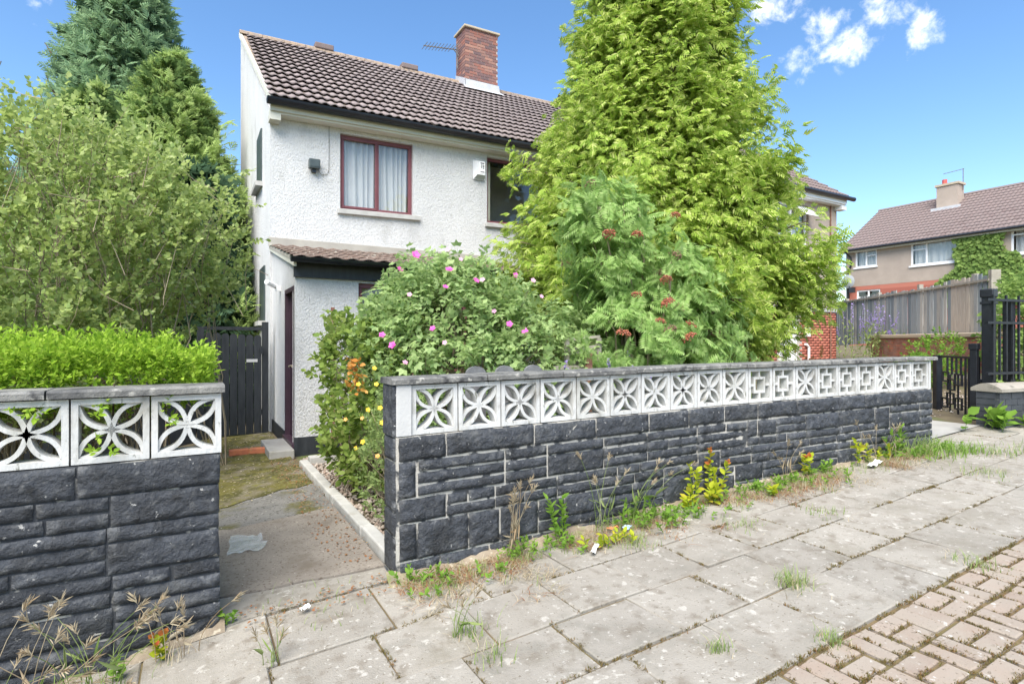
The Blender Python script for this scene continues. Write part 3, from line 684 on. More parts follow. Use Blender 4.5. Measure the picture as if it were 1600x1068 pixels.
MB().box(PX0 - .012, PX1, PY - .012, PY + .02, -.15, .235).box(PX0 - .012, PX0 + .03, 8.06, HY, -.15, .2).build('plinth', 'black_paint', house)
pd = MB(); pd.quad((PX0 - .05, PY - .22, 2.40), (PX1 + .05, PY - .22, 2.40), (PX1 + .05, HY, 2.90), (PX0 - .05, HY, 2.90)); pd.quad((PX0 - .05, PY - .22, 2.36), (PX0 - .05, HY, 2.86), (PX1 + .05, HY, 2.86), (PX1 + .05, PY - .22, 2.36))
pd.quad((PX0 - .05, PY - .22, 2.36), (PX0 - .05, PY - .22, 2.40), (PX0 - .05, HY, 2.90), (PX0 - .05, HY, 2.86))
proof = pd.build('porch_roof', 'flashing', house)
upp = Vector((0, HY - PY + .22, .5)); PL = upp.length
tile_roof(proof, tile_mesh('tile_porch', w=.20, l=.34, rise=.022, th=.02, n=6, double=False), (PX0 - .06, PY - .24, 2.41), (1, 0, 0), upp, 19, 8, .2, (PL - .1) / 8, m='tile_porch', n_parts=300)
MB().box(PX0 - .06, PX1 + .05, HY - .05, HY - .004, 2.88, 3.03).build('flashing_board', 'flashing', house, bevel=.008)
MB().box(PX0 - .02, PX1, PY - .05, PY - .003, 2.19, 2.37).build('porch_fascia', 'black_paint', house)
MB().prism([(PX0 - .045, PY - .2, 2.30), (PX0 - .045, PY - .2, 2.41), (PX0 - .045, HY, 2.92), (PX0 - .045, HY, 2.82)], (.03, 0, 0)).build('porch_verge', 'trim_cream', house)
gt = MB(); prof = [(PY - .275 + .052 * math.cos(math.pi + math.pi * a / 9), 2.40 + .06 * math.sin(math.pi + math.pi * a / 9)) for a in range(10)]
gt.v = [(PX0 - .09, y, z) for y, z in prof] + [(PX1 + .05, y, z) for y, z in prof]; gt.f = [(a, a + 1, 11 + a, 10 + a) for a in range(9)] + [tuple(range(10))]
gt.build('porch_gutter', 'black_plastic', house, smooth=True)
wp = pane_window(house, 1.86, 4.3, .95, 2.16, PY + .05, 'burgundy', fw=.06, mull=(2.6, 3.4))
MB().box(1.93, 2.08, PY + .16, PY + .17, 1.0, 2.12).build('blind', 'blind', wp)
MB().box(PX0 + .06, PX0 + .10, 7.27, 8.05, .16, 2.09).build('door', 'purple_door', house, bevel=.006)
df = MB().box(PX0 + .0, PX0 + .1, 7.262, 7.32, .14, 2.098).box(PX0 + .0, PX0 + .1, 8.0, 8.058, .14, 2.098).box(PX0 + .0, PX0 + .1, 7.32, 8.0, 2.04, 2.098).build('door_frame', 'purple_door', house)
dh = MB().box(PX0 - .03, PX0 + .06, 7.40, 7.43, 1.08, 1.11).box(PX0 - .03, PX0 - .01, 7.40, 7.52, 1.08, 1.10).build('door_handle', 'cap_stone', house)
MB().box(PX0 - .03, PX0 + .12, 7.24, 8.08, .06, .15).build('door_sill', 'purple_door', house)
MB(HT).box(PX0 + .3, PX1 - .25, HY - .03, HY - .008, -.1, 2.5).build('porch_back_shade', 'room_shade', house)  # dark sheet before the house wall, paints the porch's inner shade
# things fixed to the house
al = thing('alarm_box', 'white burglar alarm box with a printed label beside the dark upper window', 'alarm', HT(4.68, HY - .1, 4.4))
A = MB(HT); A.prism([(4.56, HY - .004, 4.36), (4.80, HY - .004, 4.36), (4.80, HY - .004, 4.72), (4.56, HY - .004, 4.72)], (0, -.02, 0)); A.build('back_plate', 'alarm_white', al)
A = MB(HT); A.v = [(4.57, HY - .024, 4.37), (4.79, HY - .024, 4.37), (4.76, HY - .12, 4.43), (4.60, HY - .12, 4.43), (4.57, HY - .024, 4.71), (4.79, HY - .024, 4.71), (4.76, HY - .12, 4.68), (4.60, HY - .12, 4.68)]
A.f = [(3, 2, 6, 7), (0, 3, 7, 4), (2, 1, 5, 6), (7, 6, 5, 4)]; A.build('cover', 'alarm_white', al)
MB(HT).quad((4.57, HY - .024, 4.37), (4.79, HY - .024, 4.37), (4.76, HY - .12, 4.43), (4.60, HY - .12, 4.43)).build('lens', 'alarm_base', al)
lb = MB(HT).box(4.645, 4.755, HY - .124, HY - .1205, 4.455, 4.67).build('printed_label', 'label_white', al)
ink = MB(HT)
for (xa, xb, za, zb) in ((4.66, 4.74, 4.635, 4.655), (4.665, 4.70, 4.60, 4.615), (4.71, 4.738, 4.60, 4.615), (4.665, 4.692, 4.575, 4.588), (4.705, 4.738, 4.572, 4.59), (4.668, 4.695, 4.55, 4.562), (4.71, 4.736, 4.545, 4.56), (4.66, 4.742, 4.475, 4.492)): ink.box(xa, xb, HY - .127, HY - .1245, za, zb)
ink.build('print', 'label_ink', lb)
fld = thing('flood_lamp', 'small dark grey flood lamp fixed to the white wall left of the upper window', 'lamp', HT(1.70, HY - .1, 4.2))
MB(HT).prism([(1.615, HY - .13, 4.16), (1.785, HY - .13, 4.16), (1.785, HY - .13, 4.31), (1.615, HY - .13, 4.31)], (0, .10, 0)).build('lamp_body', 'lamp_grey', fld, bevel=.01)
MB(HT).box(1.63, 1.77, HY - .136, HY - .131, 4.185, 4.295).build('lamp_glass', 'lamp_grey', fld)
MB(HT).box(1.67, 1.73, HY - .07, HY - .003, 4.11, 4.158).build('lamp_bracket', 'black_plastic', fld)
cp = [(1.77, HY - .02, 4.16), (1.82, HY - .012, 4.10), (1.90, HY - .012, 4.11), (1.94, HY - .012, 4.18), (1.945, HY - .012, 4.5), (1.945, HY - .012, 4.9)]
MB(HT).tube(cp, .005, 5).build('lamp_cable', 'cable', fld)
cam_s = thing('security_camera', 'small white security camera on the wall above the side door', 'camera', (PX0 - .05, 8.5, 2.2))
MB().box(PX0 - .06, PX0 + .002, 8.45, 8.52, 2.12, 2.2).build('bracket', 'alarm_white', cam_s); MB().tube([(PX0 - .06, 8.5, 2.19), (PX0 - .2, 8.32, 2.23)], .035, 8).build('camera_body', 'alarm_white', cam_s)
ae = thing('television_aerial', 'thin television aerial pointing left from the brick chimney', 'aerial', HT(6.0, 13.3, 8.4))
MB(HT).tube([(6.0, 13.25, 8.4), (6.0, 13.25, 8.98)], .016, 6).build('mast', 'aerial', ae); MB(HT).bar((6.0, 13.25, 8.9), (5.05, 13.2, 8.76), .022).build('boom', 'aerial', ae)
for k in range(9): t = k / 8; x = 5.08 + .72 * t; MB(HT).bar((x, 13.0, 8.765 + .107 * t), (x, 13.4, 8.765 + .107 * t), .010).build('element', 'aerial', ae)
for s in (-1, 1): MB(HT).bar((5.86, 13.2, 8.88), (6.02, 13.2, 8.88 + s * .16), .02).build('reflector', 'aerial', ae)
# step, gate and loose things by the door
st = MB().box(.78, 1.06, 7.02, 7.95, gz(.8) - .02, gz(.8) + .095).build('door_step', 'threshold', bevel=.012); tag(st, 'pale concrete step in front of the side door', 'step')
lbk = MB().box(-.11, .11, -.05, .05, 0, .068).mesh('loose_brick', 'loose_brick')
for lab, (x, y, rz) in {'loose red brick lying nearest the pale door step': (.72, 7.52, -.22), 'loose red brick lying by the mossy left edge of the path': (.50, 7.58, .06)}.items():
    o = link('brick', lbk, None, None, (x, y, gz(x) + .006)); o.rotation_euler = (0, 0, rz); tag(o, lab, 'brick')
    bv = o.modifiers.new('bevel', 'BEVEL'); bv.width = .008; bv.segments = 2
V = []; n = 12
for j in range(n + 1):
    for i in range(n + 1):
        u, v = i / n, j / n; x = .20 + .21 * u + .04 * v; y = 4.05 + .24 * v + .16 * (1 - u) * (v - .1); x += .05 * fnoise(u * 2.5, v * 3.5, 8); y += .10 * fnoise(u * 3, v * 2, 5)
        V.append((x, y, gz(x) + .019 + .022 * max(0, fnoise(u * 5, v * 6, 2)) * 4 * u * (1 - u)))
Fq = [(j * (n + 1) + i, j * (n + 1) + i + 1, (j + 1) * (n + 1) + i + 1, (j + 1) * (n + 1) + i) for j in range(n) for i in range(n)]
tag(link('plastic_sheet', np_mesh('plastic_sheet', V, Fq, 'plastic_film', True)), 'crumpled clear plastic sheet lying on the path', 'sheet')
tg = thing('timber_gate', 'black timber gate of round topped boards beside the white house', 'gate', (.5, 9.1, 0))
GY = 9.1
for i in range(7):
    x0 = .155 + i * .108; w = .100; zt = 1.54 - .006 * i; pts = [(x0, GY, .03), (x0 + w, GY, .03)] + [(x0 + w / 2 + w / 2 * math.cos(math.pi * a / 8), GY, zt - .05 + .05 * math.sin(math.pi * a / 8)) for a in range(9)]
    MB().prism(pts, (0, .02, 0)).build('board', 'black_paint', tg)
MB().box(.06, .150, GY - .02, GY + .07, -.05, 1.62).build('post', 'black_paint', tg); MB().box(.915, 1.0, GY - .02, GY + .07, -.05, 1.70).build('post', 'black_paint', tg)
for zz in (.3, 1.25): MB().box(.155, .91, GY + .021, GY + .06, zz, zz + .09).build('rail', 'black_paint', tg)
MB().box(.150, .915, GY + .0, GY + .05, 1.575, 1.625).build('top_rail', 'black_paint', tg)
MB().box(.70, .85, GY - .008, GY - .001, 1.10, 1.145).build('letter_plate', 'lead', tg); MB().box(.88, .925, GY - .05, GY - .021, 1.22, 1.31).build('latch', 'black_plastic', tg)
MB().box(-3.5, .05, GY + .1, GY + .14, -.1, 1.25).build('side_screen', 'black_paint', tg)

# ------------------------------------------------------------------ the attached neighbour, beige over red brick
BX0, BX1, ZB = 9.32, 16.43, .45
nbh = thing('brick_house', 'attached house with beige upper walls and red brick below, behind the conifer', 'house', (BX1, HY, gz(BX1)))
wall_holes(MB(), BX0, BX1, 2.30, 5.45, [(13.6, 15.05, 3.6, 5.22)], HY - .02, .25).build('upper_wall', 'pebbledash', nbh)
MB().box(BX0, BX1 - .25, HY + .23, HY + .3, -.2, 2.3).box(BX1 - .25, BX1, HY + .24, 17.4, -.2, 5.6).box(BX0, BX1 - .26, HY + 1.6, HY + 1.7, -.2, 5.5).build('rear_wall', 'pebbledash', nbh)
wall_holes(MB(), BX0, BX1, -.1, 2.30, [(13.72, 14.66, .3, 2.16), (11.3, 12.6, .9, 2.1)], HY, .22).build('lower_wall', 'brick_mortar', nbh)
V = []; Fq = []; F0 = np.array([(0, 3, 2, 1), (4, 5, 6, 7), (0, 1, 5, 4), (1, 2, 6, 5), (2, 3, 7, 6), (3, 0, 4, 7)])
def bricks_stuff(x0, x1, z0, z1, holes, y):
    V = []; Fq = []; r = 0; z = z0
    while z < z1 - .05:
        x = x0 - (.1125 if r % 2 else 0)
        while x < x1:
            a, c = max(x0, x), min(x1, x + .218)
            if c - a > .03 and not any(h[0] - .01 < (a + c) / 2 < h[1] + .01 and h[2] < z + .03 < h[3] for h in holes):
                i = len(V); V += [(a, y - .01, z), (c, y - .01, z), (c, y + .03, z), (a, y + .03, z), (a, y - .01, z + .068), (c, y - .01, z + .068), (c, y + .03, z + .068), (a, y + .03, z + .068)]; Fq += [tuple(i + q for q in f) for f in F0]
            x += .225
        z += .075; r += 1
    return V, Fq
V, Fq = bricks_stuff(9.6, BX1, .3, 2.29, [(13.72, 14.66, .2, 2.16), (11.3, 12.6, .8, 2.1)], HY)
V = [tuple(Vector(v) - origin(nbh)) for v in V]
tag(link('brickwork', np_mesh('brickwork', V, Fq, 'red_brick'), None, nbh), kind='stuff')
MB().box(BX0, BX1 + .01, HY - .03, HY - .011, -.1, .60).build('plinth', 'black_paint', nbh)
MB().box(BX0, BX1 + .01, HY - .045, HY - .02, 2.27, 2.36).build('band_course', 'sill', nbh)
wb = pane_window(nbh, 13.6, 15.05, 3.6, 5.22, HY + .05, 'white_pvc', fw=.06, mull=(14.35,), tops=((14.35, 15.0, 4.75),))
MB().prism([(14.42, HY + .04, 5.17), (15.02, HY + .04, 5.17), (15.02, HY - .36, 4.86), (14.42, HY - .36, 4.86)], (0, 0, .04)).build('open_vent', 'white_pvc', wb)
curtain(wb, 13.65, 15.0, 3.65, 5.2, HY + .2, folds=8)
db = MB().box(13.73, 14.65, HY + .06, HY + .10, .3, 2.15).build('door', 'white_pvc', nbh, bevel=.01); MB().box(14.52, 14.55, HY + .02, HY + .06, 1.1, 1.3).build('handle', 'rust', db)
pane_window(nbh, 11.3, 12.6, .9, 2.1, HY + .05, 'white_pvc', fw=.06, mull=(11.9,))
MB().tube([(15.0, HY - .06, .4), (15.0, HY - .06, 1.25), (14.9, HY - .06, 1.33), (14.9, HY + .05, 1.33)], .035, 8).build('waste_pipe', 'white_pvc', nbh)
MB().box(14.86, 15.0, HY - .12, HY + .01, 1.55, 1.8).build('meter_box', 'white_pvc', nbh, bevel=.01)
MB().tube([(16.08, HY - .05, .4), (16.08, HY - .05, 5.35)], .02, 6).build('cable', 'rust', nbh)
bd = MB(); bd.quad((BX0, HY - .28, 5.60), (BX1 + .12, HY - .28, 5.60), (BX1 + .12, RY, 8.65), (BX0, RY, 8.65)); bd.quad((BX0, RY, 8.65), (BX1 + .12, RY, 8.65), (BX1 + .12, 17.7, 5.6), (BX0, 17.7, 5.6))
bd.prism([(BX1 - .05, HY - .1, 5.52), (BX1 - .05, RY, 8.55), (BX1 - .05, 17.5, 5.55)], (.04, 0, 0))
broof = bd.build('roof', 'ridge_mortar', nbh)
upb = Vector((0, RY - HY + .28, 3.05)); tile_roof(broof, tile_mesh('tile_b', w=.30, l=.42), (BX1 + .13 - 24 * .2975, HY - .30, 5.61), (1, 0, 0), upb, 24, 14, .2975, (upb.length - .05) / 14, m='tile_b', n_parts=0)
MB().box(BX0, BX1 + .1, HY - .22, HY - .01, 5.36, 5.45).build('soffit', 'white_pvc', nbh); MB().box(BX0, BX1 + .1, HY - .26, HY - .222, 5.40, 5.58).build('fascia', 'white_pvc', nbh)
MB().box(BX1 - .12, BX1 + .12, HY - .24, HY - .03, 5.24, 5.358).build('eaves_box', 'white_pvc', nbh)
MB().tube([(BX0, HY - .33, 5.56), (BX1 + .35, HY - .33, 5.56)], .065, 8).build('gutter', 'black_plastic', nbh, smooth=True)

# ------------------------------------------------------------------ the far house across the corner
FX, FYL, FYR = 28.6, 15.8, 1.0
far = thing('far_house', 'distant beige house with long brown tiled roof above the timber fence', 'house', (FX, 10, gz(28.6)))
FT = lambda x, y, z: (FX + y, FYL - x, z)       # local x runs along the front to the right, y into the house
fh = [(.44, 1.45, 5.08, 5.90), (2.9, 4.85, 4.88, 5.92), (6.5, 8.6, 4.93, 5.92), (.5, 1.6, 2.8, 3.95)]
wall_holes(MB(FT), 0, FYL - FYR, 4.15, 6.0, fh[:3], 0, .25).build('upper_wall', 'pebbledash', far)
wall_holes(MB(FT), 0, FYL - FYR, .8, 4.15, fh[3:], .005, .25).build('lower_wall', 'red_brick', far)
MB(FT).box(.0, .25, .26, 7.2, .8, 5.9).box(0, FYL - FYR, 2.4, 2.5, .8, 6).box(0, FYL - FYR, 7.0, 7.2, .8, 6).build('rear_wall', 'pebbledash', far)
rf = MB(FT); L_ = FYL - FYR
rf.quad((-.25, -.25, 5.98), (L_, -.25, 5.98), (L_, 3.6, 8.45), (-.25, 3.6, 8.45)); rf.quad((-.25, 3.6, 8.45), (L_, 3.6, 8.45), (L_, 7.45, 5.98), (-.25, 7.45, 5.98)); rf.prism([(0, 0, 5.95), (0, 3.6, 8.3), (0, 7.2, 5.95)], (.2, 0, 0))
froof = rf.build('roof', 'tile_b', far)
upf = Vector((3.85, 0, 2.47)); fsl = upf.length
tile_roof(froof, tile_mesh('tile_b', w=.34, l=.40, n=6), FT(-.26, -.27, 5.99), (0, -1, 0), upf, 42, 14, .335, (fsl - .05) / 14, m='tile_b', n_parts=300, skip=lambda c, r, p: p.y < 1)
MB(FT).tube([(-.25, 3.6, 8.46), (L_, 3.6, 8.46)], .1, 6).build('ridge', 'tile_b', froof)
MB(FT).tube([(-.28, -.32, 5.95), (L_, -.32, 5.95)], .06, 6).build('gutter', 'black_plastic', far)
MB(FT).box(-.2, L_, -.24, -.01, 5.84, 5.94).build('soffit', 'trim_cream', far)
MB(FT).tube([(.1, -.3, 5.92), (.28, -.1, 5.6), (.28, -.08, 5.2), (.12, -.08, 4.9), (.12, -.08, 1.5)], .05, 6).build('downpipe', 'black_plastic', far)
for i, h in enumerate(fh):
    mu = [((h[0] + h[1]) / 2,), (h[0] + .62,), (h[0] + 1.3,), ((h[0] + h[1]) / 2,)][i]; tp = [((h[0] + h[1]) / 2, h[1], 5.62), (h[0], h[0] + .62, 5.6), (h[0], h[0] + 1.3, 5.7), (h[0], h[1], 3.6)][i]
    w = pane_window(far, *h, .04, 'white_pvc', fw=.07, mull=mu, tops=(tp,), T=FT)
    MB(FT).box(h[0] - .05, h[1] + .05, -.06, .04, h[2] - .07, h[2] - .003).build('sill', 'white_pvc', w)
    if i < 3: curtain(w, h[0] + .1, h[1] - .1, h[2] + .05, h[3] - .05, .2, FT, folds=7)
fc = MB(FT).box(2.86, 3.72, 2.55, 3.2, 7.2, 8.85).build('chimney', 'pebbledash', far); MB(FT).box(2.8, 3.78, 2.5, 3.25, 8.85, 8.95).build('chimney_cap', 'cap_stone', fc)
MB(FT).tube([(3.1, 2.8, 8.95), (3.1, 2.8, 9.2)], .11, 8).build('chimney_pot', 'pot_red', fc); MB(FT).box(2.7, 3.88, 2.35, 2.54, 7.62, 7.82).build('lead_flashing', 'lead', fc)
fa = thing('television_aerial', 'thin television aerial on the chimney of the distant house', 'aerial', FT(3.7, 3.0, 8.9))
MB(FT).tube([(3.76, 3.0, 8.6), (3.76, 3.0, 9.6)], .02, 5).build('mast', 'aerial', fa); MB(FT).bar((3.8, 3.0, 9.58), (3.0, 2.9, 9.52), .025).build('boom', 'aerial', fa)
sd_ = thing('satellite_dish', 'grey satellite dish at the left corner of the distant house', 'dish', FT(.1, -.2, 4.1))
D = MB(FT); n = 14; i0 = 0; D.v = [(.30, -.42, 4.4)]
for rr, dy in ((.16, -.40), (.34, -.33)):
    for k in range(n): D.v.append((.30 + rr * .9 * math.cos(2 * math.pi * k / n), dy - .02, 4.4 + rr * math.sin(2 * math.pi * k / n)))
D.f = [(0, 1 + k, 1 + (k + 1) % n) for k in range(n)] + [(1 + k, 1 + n + k, 1 + n + (k + 1) % n, 1 + (k + 1) % n) for k in range(n)]
D.build('reflector', 'dish', sd_, smooth=True); MB(FT).bar((.30, -.3, 4.2), (.6, -.7, 3.95), .04).build('arm', 'black_plastic', sd_); MB(FT).box(.55, .78, -.75, -.6, 3.8, 4.05).build('receiver', 'black_plastic', sd_); MB(FT).bar((.15, 0, 3.6), (.28, -.33, 4.3), .05).build('bracket', 'black_plastic', sd_)

# ------------------------------------------------------------------ brick wall with timber fence, iron gate, railings
FA, FB = Vector((14.75, 5.2, 0)), Vector((19.9, 11.75, 0)); fd_ = (FB - FA).normalized(); fn = Vector((fd_.y, -fd_.x, 0)); FLEN = (FB - FA).length
LT = lambda x, y, z: (FA.x + fd_.x * x - fn.x * y * -1, FA.y + fd_.y * x + fn.y * y, z)   # x along, +y away from the street
if (Vector(LT(0, 1, 0)) - cam.location).length < (Vector(LT(0, 0, 0)) - cam.location).length: LT = (lambda x, y, z: (FA.x + fd_.x * x - fn.x * y, FA.y + fd_.y * x - fn.y * y, z))
fen = thing('timber_fence', 'weathered grey vertical board fence on top of the old brick wall', 'fence', LT(3, .1, 1.5))
x = 0; i = 0
while x < FLEN:
    w = random.uniform(.10, .14); top = 2.86 - .012 * x + random.uniform(-.03, .03) - (.06 if 1.5 < x < 3.5 else 0)
    bare = .55 < x < 1.2
    MB(LT).prism([(x, 0, 1.5 - .03 * x), (x + w, 0, 1.5 - .03 * x), (x + w, 0, top), (x, 0, top + random.uniform(-.01, .01))], (0, .018, 0)).build('board', 'fence_bare' if bare else 'fence_board', fen)
    x += w + random.choice((.006, .015, .03, .045)); i += 1
for zz in (2.72,): MB(LT).box(-.1, FLEN, -.035, -.002, zz - .02, zz + .03).build('rail', 'weathered_wood', fen)
for zz in (1.75, 2.6): MB(LT).box(-.1, FLEN, .022, .07, zz, zz + .08).build('rail', 'weathered_wood', fen)
for x in (-.16, .5, 2.6, 4.7, 6.8): MB(LT).box(x, x + .1, .072 if x > 0 else -.01, .17, 1.2, 2.93 - .012 * x).build('post', 'weathered_wood', fen)
bw = thing('brick_wall', 'old red brick garden wall with stone coping under the timber fence', 'wall', LT(1.5, -.2, .7))
MB(LT).box(-.6, 4.2, -.35, -.12, .4, 1.50).build('mortar_core', 'brick_mortar', bw)
MB(LT).box(-.65, 4.25, -.40, -.08, 1.50, 1.60).build('coping', 'cap_stone', bw, bevel=.02)
LTI = {}
ang = math.atan2(Vector(LT(1, 0, 0)).y - FA.y, Vector(LT(1, 0, 0)).x - FA.x)
flip = (Vector(LT(0, 1, 0)) - Vector(LT(0, 0, 0))).dot(Vector((-math.sin(ang), math.cos(ang), 0)))
r = 0; zc = .75
while zc < 1.45:
    x = -.6 - (.1125 if r % 2 else 0)
    while x < 4.2:
        a, c = max(-.6, x), min(4.2, x + .215)
        if c - a > .05:
            key = ('ob', round(c - a, 2))
            if key not in bm_: bm_[key] = MB().box(0, c - a, -.012 * flip, .02 * flip, 0, .064).mesh('brick', 'old_brick')
            o = link('brick', bm_[key], None, bw, LT(a, -.352, zc)); o.rotation_euler = (0, 0, ang)
        x += .225
    zc += .075; r += 1
# iron gate standing ajar
GA_, GB_ = Vector((9.12, 3.30, 0)), Vector((9.72, 4.05, 0)); gd = (GB_ - GA_).normalized(); gn = Vector((-gd.y, gd.x, 0)); GW = (GB_ - GA_).length
GT = lambda x, y, z: (GA_.x + gd.x * x + gn.x * y, GA_.y + gd.y * x + gn.y * y, z)
ig = thing('iron_gate', 'low black iron gate with square scroll pattern standing ajar', 'gate', GT(.5, 0, .45))
z0, z1 = .33, 1.20
MB(GT).box(0, .035, -.02, .02, z0, z1).build('stile', 'iron', ig); MB(GT).box(GW - .10, GW, -.04, .04, z0 - .05, z1).build('stile', 'iron', ig)
MB(GT).box(.036, GW - .101, -.012, .012, z1 - .03, z1).build('rail', 'iron', ig); MB(GT).box(.036, GW - .101, -.012, .012, z0, z0 + .03).build('rail', 'iron', ig)
for x in (.11, .19, .26): MB(GT).box(x, x + .022, -.01, .01, z0 + .031, z1 - .031).build('bar', 'iron', ig)
for x in (.36, .46, .56, .66): MB(GT).box(x, x + .02, -.01, .01, .93, z1 - .031).build('bar', 'iron', ig)
for (x, z, s) in ((.34, .78, .17), (.50, .70, .17), (.34, .44, .17), (.52, .50, .17), (.64, .82, .15), (.66, .44, .15)):
    q = MB(GT); q.box(x, x + s, -.011, .011, z, z + .02).box(x, x + s, -.011, .011, z + s - .02, z + s).box(x, x + .02, -.011, .011, z + .02, z + s - .02).box(x + s - .02, x + s, -.011, .011, z + .02, z + s - .02); q.build('square', 'iron', ig)
for x in (.42, .60): MB(GT).box(x, x + .02, -.009, .009, z0 + .031, .93).build('bar', 'iron', ig)
MB(GT).box(-.04, .06, -.05, .05, .86, .9).build('latch', 'iron', ig)
gp = thing('gate_post', 'tall square black iron post carrying the railings right of the iron gate', 'post', (9.17, 3.2, .4))
MB().box(9.08, 9.20, 3.14, 3.26, .3, 2.03).build('shaft', 'iron', gp, bevel=.008); MB().box(9.065, 9.215, 3.125, 3.275, 1.985, 2.10).build('cap', 'iron', gp, bevel=.015); MB().box(9.068, 9.212, 3.128, 3.272, 1.90, 1.93).build('collar', 'iron', gp)
gp2 = MB(); gp2.box(9.0, 9.075, 3.28, 3.36, .35, 1.30).box(8.99, 9.085, 3.27, 3.37, 1.30, 1.38).build('hanging_post', 'iron', gp, bevel=.006)
ba = R(-10); BO = Vector((8.36, 2.83, 0)); BT = lambda x, y, z: (BO.x + math.cos(ba) * x - math.sin(ba) * y, BO.y + math.sin(ba) * x + math.cos(ba) * y, z)
rl = thing('iron_railings', 'black iron railings standing on the low black brick wall at the right edge', 'railings', BT(1, .12, .96))
for i in range(20):
    x = .10 + i * .125; MB(BT).box(x, x + .022, .11, .132, .93, 1.66 if i % 2 else 1.98).build('bar', 'iron', rl)
for zz in (1.0, 1.62, 1.90): MB(BT).box(-.02, 2.7, .10, .142, zz, zz + .03).build('rail', 'iron', rl)
for x in (.50, 1.6): MB(BT).box(x, x + .09, .145, .235, .9, 1.93).build('post', 'iron', rl)
bb = thing('black_brick_wall', 'low black brick wall with rounded stone coping at the right edge', 'wall', BT(1, .1, .36))
MB(BT).box(0, 2.7, 0, .24, .2, .80).build('mortar_core', 'black_wall_mortar', bb)
cpn = MB(BT); pr = [(-.045 + .33 * a / 10, (.80) + .10 * math.sin(math.pi * (.12 + .76 * a / 10))) for a in range(11)]
cpn.prism([(-.03, y, z) for y, z in [(-.045, .80)] + pr + [(.285, .80)]], (2.74, 0, 0)).build('coping', 'pier_cap', bb)
r = 0; zc = .255
while zc < .76:
    x = -.008 - (.1125 if r % 2 else 0)
    while x < 2.6:
        a, c = max(-.008, x), min(2.7, x + .225)
        if c - a > .06:
            key = ('bb', round(c - a, 2))
            if key not in bm_: bm_[key] = MB().box(.005, c - a - .005, -.011, .03, 0, .066).mesh('brick', 'black_brick')
            o = link('brick', bm_[key], None, bb, BT(a, 0, zc)); o.rotation_euler = (0, 0, ba)
        x += .225
    if 'be' not in bm_: bm_['be'] = MB().box(-.012, .02, .034, .235, 0, .066).mesh('brick', 'black_brick')
    o = link('brick', bm_['be'], None, bb, BT(0, 0, zc)); o.rotation_euler = (0, 0, ba)
    zc += .077; r += 1
#FOLIAGE
# ------------------------------------------------------------------ foliage: leaf-sized faces on shoots
def unit(a): return a / np.maximum(1e-9, np.linalg.norm(a, axis=1, keepdims=True))
def rdir(n): return unit(RNG.normal(size=(n, 3)))
UPV = np.array([[0., 0., 1.]])
def T_leaf(w=.55, fold=.12, droop=.12):
    V = np.array([(0, 0, 0), (w * .42, .28, fold * .6), (w * .45, .62, fold * .5 - droop * .4), (0, 1, -droop), (-w * .45, .62, fold * .5 - droop * .4), (-w * .42, .28, fold * .6)])
    return V, np.array([(0, 1, 2, 3), (0, 3, 4, 5)])
def T_pinnate(pairs=6, ll=.34, lw=.10, droop=.25, end=True, start=.22):
    V = []; Fq = []
    def lf(ox, oy, dx, dy, L_, w):
        d = np.array([dx, dy]); d = d / np.linalg.norm(d); nrm = np.array([-d[1], d[0]]); i = len(V)
        for (u, v) in ((0, 0), (.42, w), (1, 0), (.42, -w)):
            q = np.array([ox, oy]) + d * u * L_ + nrm * v; V.append((q[0], q[1], -droop * q[1] ** 2 - .3 * abs(q[0]) ** 1.5 + .02 * (v > 0)))
        Fq.append((i, i + 1, i + 2, i + 3))
    for k in range(pairs):
        y = start + (.82 - start) * k / max(1, pairs - 1); L_ = ll * (.8 + .4 * math.sin(math.pi * (k + .6) / pairs))
        for s in (-1, 1): lf(0, y, s, .45, L_, lw / 2)
    if end: lf(0, .80, 0, 1, ll, lw / 2 * 1.1)
    lf(0, 0, 0, 1, .85, .012)
    return np.array(V), np.array(Fq)
def T_spray(n=4, w=.055, droop=.25, ang=.75):
    V = []; Fq = []
    def st(ox, oy, dx, dy, L_, w):
        d = np.array([dx, dy]); d = d / np.linalg.norm(d); nr = np.array([-d[1], d[0]]); i = len(V)
        for (u, v) in ((0, .35), (.5, 1), (1, 0), (.5, -1)):
            q = np.array([ox, oy]) + d * u * L_ + nr * v * w; V.append((q[0], q[1], -droop * q[1] ** 2 - .25 * abs(q[0]) + .04 * math.sin(q[0] * 30)))
        Fq.append((i, i + 1, i + 2, i + 3))
    st(0, 0, 0, 1, 1, w)
    for k in range(n):
        y = .10 + .68 * k / n; L_ = .52 * (1 - .62 * k / n)
        for s in (-1, 1): st(0, y + (.07 if s > 0 else 0), s, ang + .2 * k / n, L_, w * .95)
    return np.array(V), np.array(Fq)
def T_petals(n=5, w=.5):
    V = []; Fq = []
    for k in range(n):
        a = 2 * math.pi * k / n; i = len(V)
        for (r_, da, z) in ((.05, 0, 0), (.75, -w, .12), (1, 0, .22), (.75, w, .12)): V.append((r_ * math.cos(a + da), r_ * math.sin(a + da), z))
        Fq.append((i, i + 1, i + 2, i + 3))
    return np.array(V), np.array(Fq)
def leaf_mesh(name, P, D, Nn, S, tmpl, m, off=(0, 0, 0)):
    V0, F0 = tmpl; D = unit(D); X = unit(np.cross(D, Nn)); Z = np.cross(X, D); n = len(P)
    W = P[:, None, :] + S[:, None, None] * (X[:, None, :] * V0[None, :, 0, None] + D[:, None, :] * V0[None, :, 1, None] + Z[:, None, :] * V0[None, :, 2, None])
    W = W.reshape(-1, 3) - np.array(off); Fq = (F0[None] + (np.arange(n) * len(V0))[:, None, None]).reshape(-1, F0.shape[1])
    return np_mesh(name, W, Fq, m)
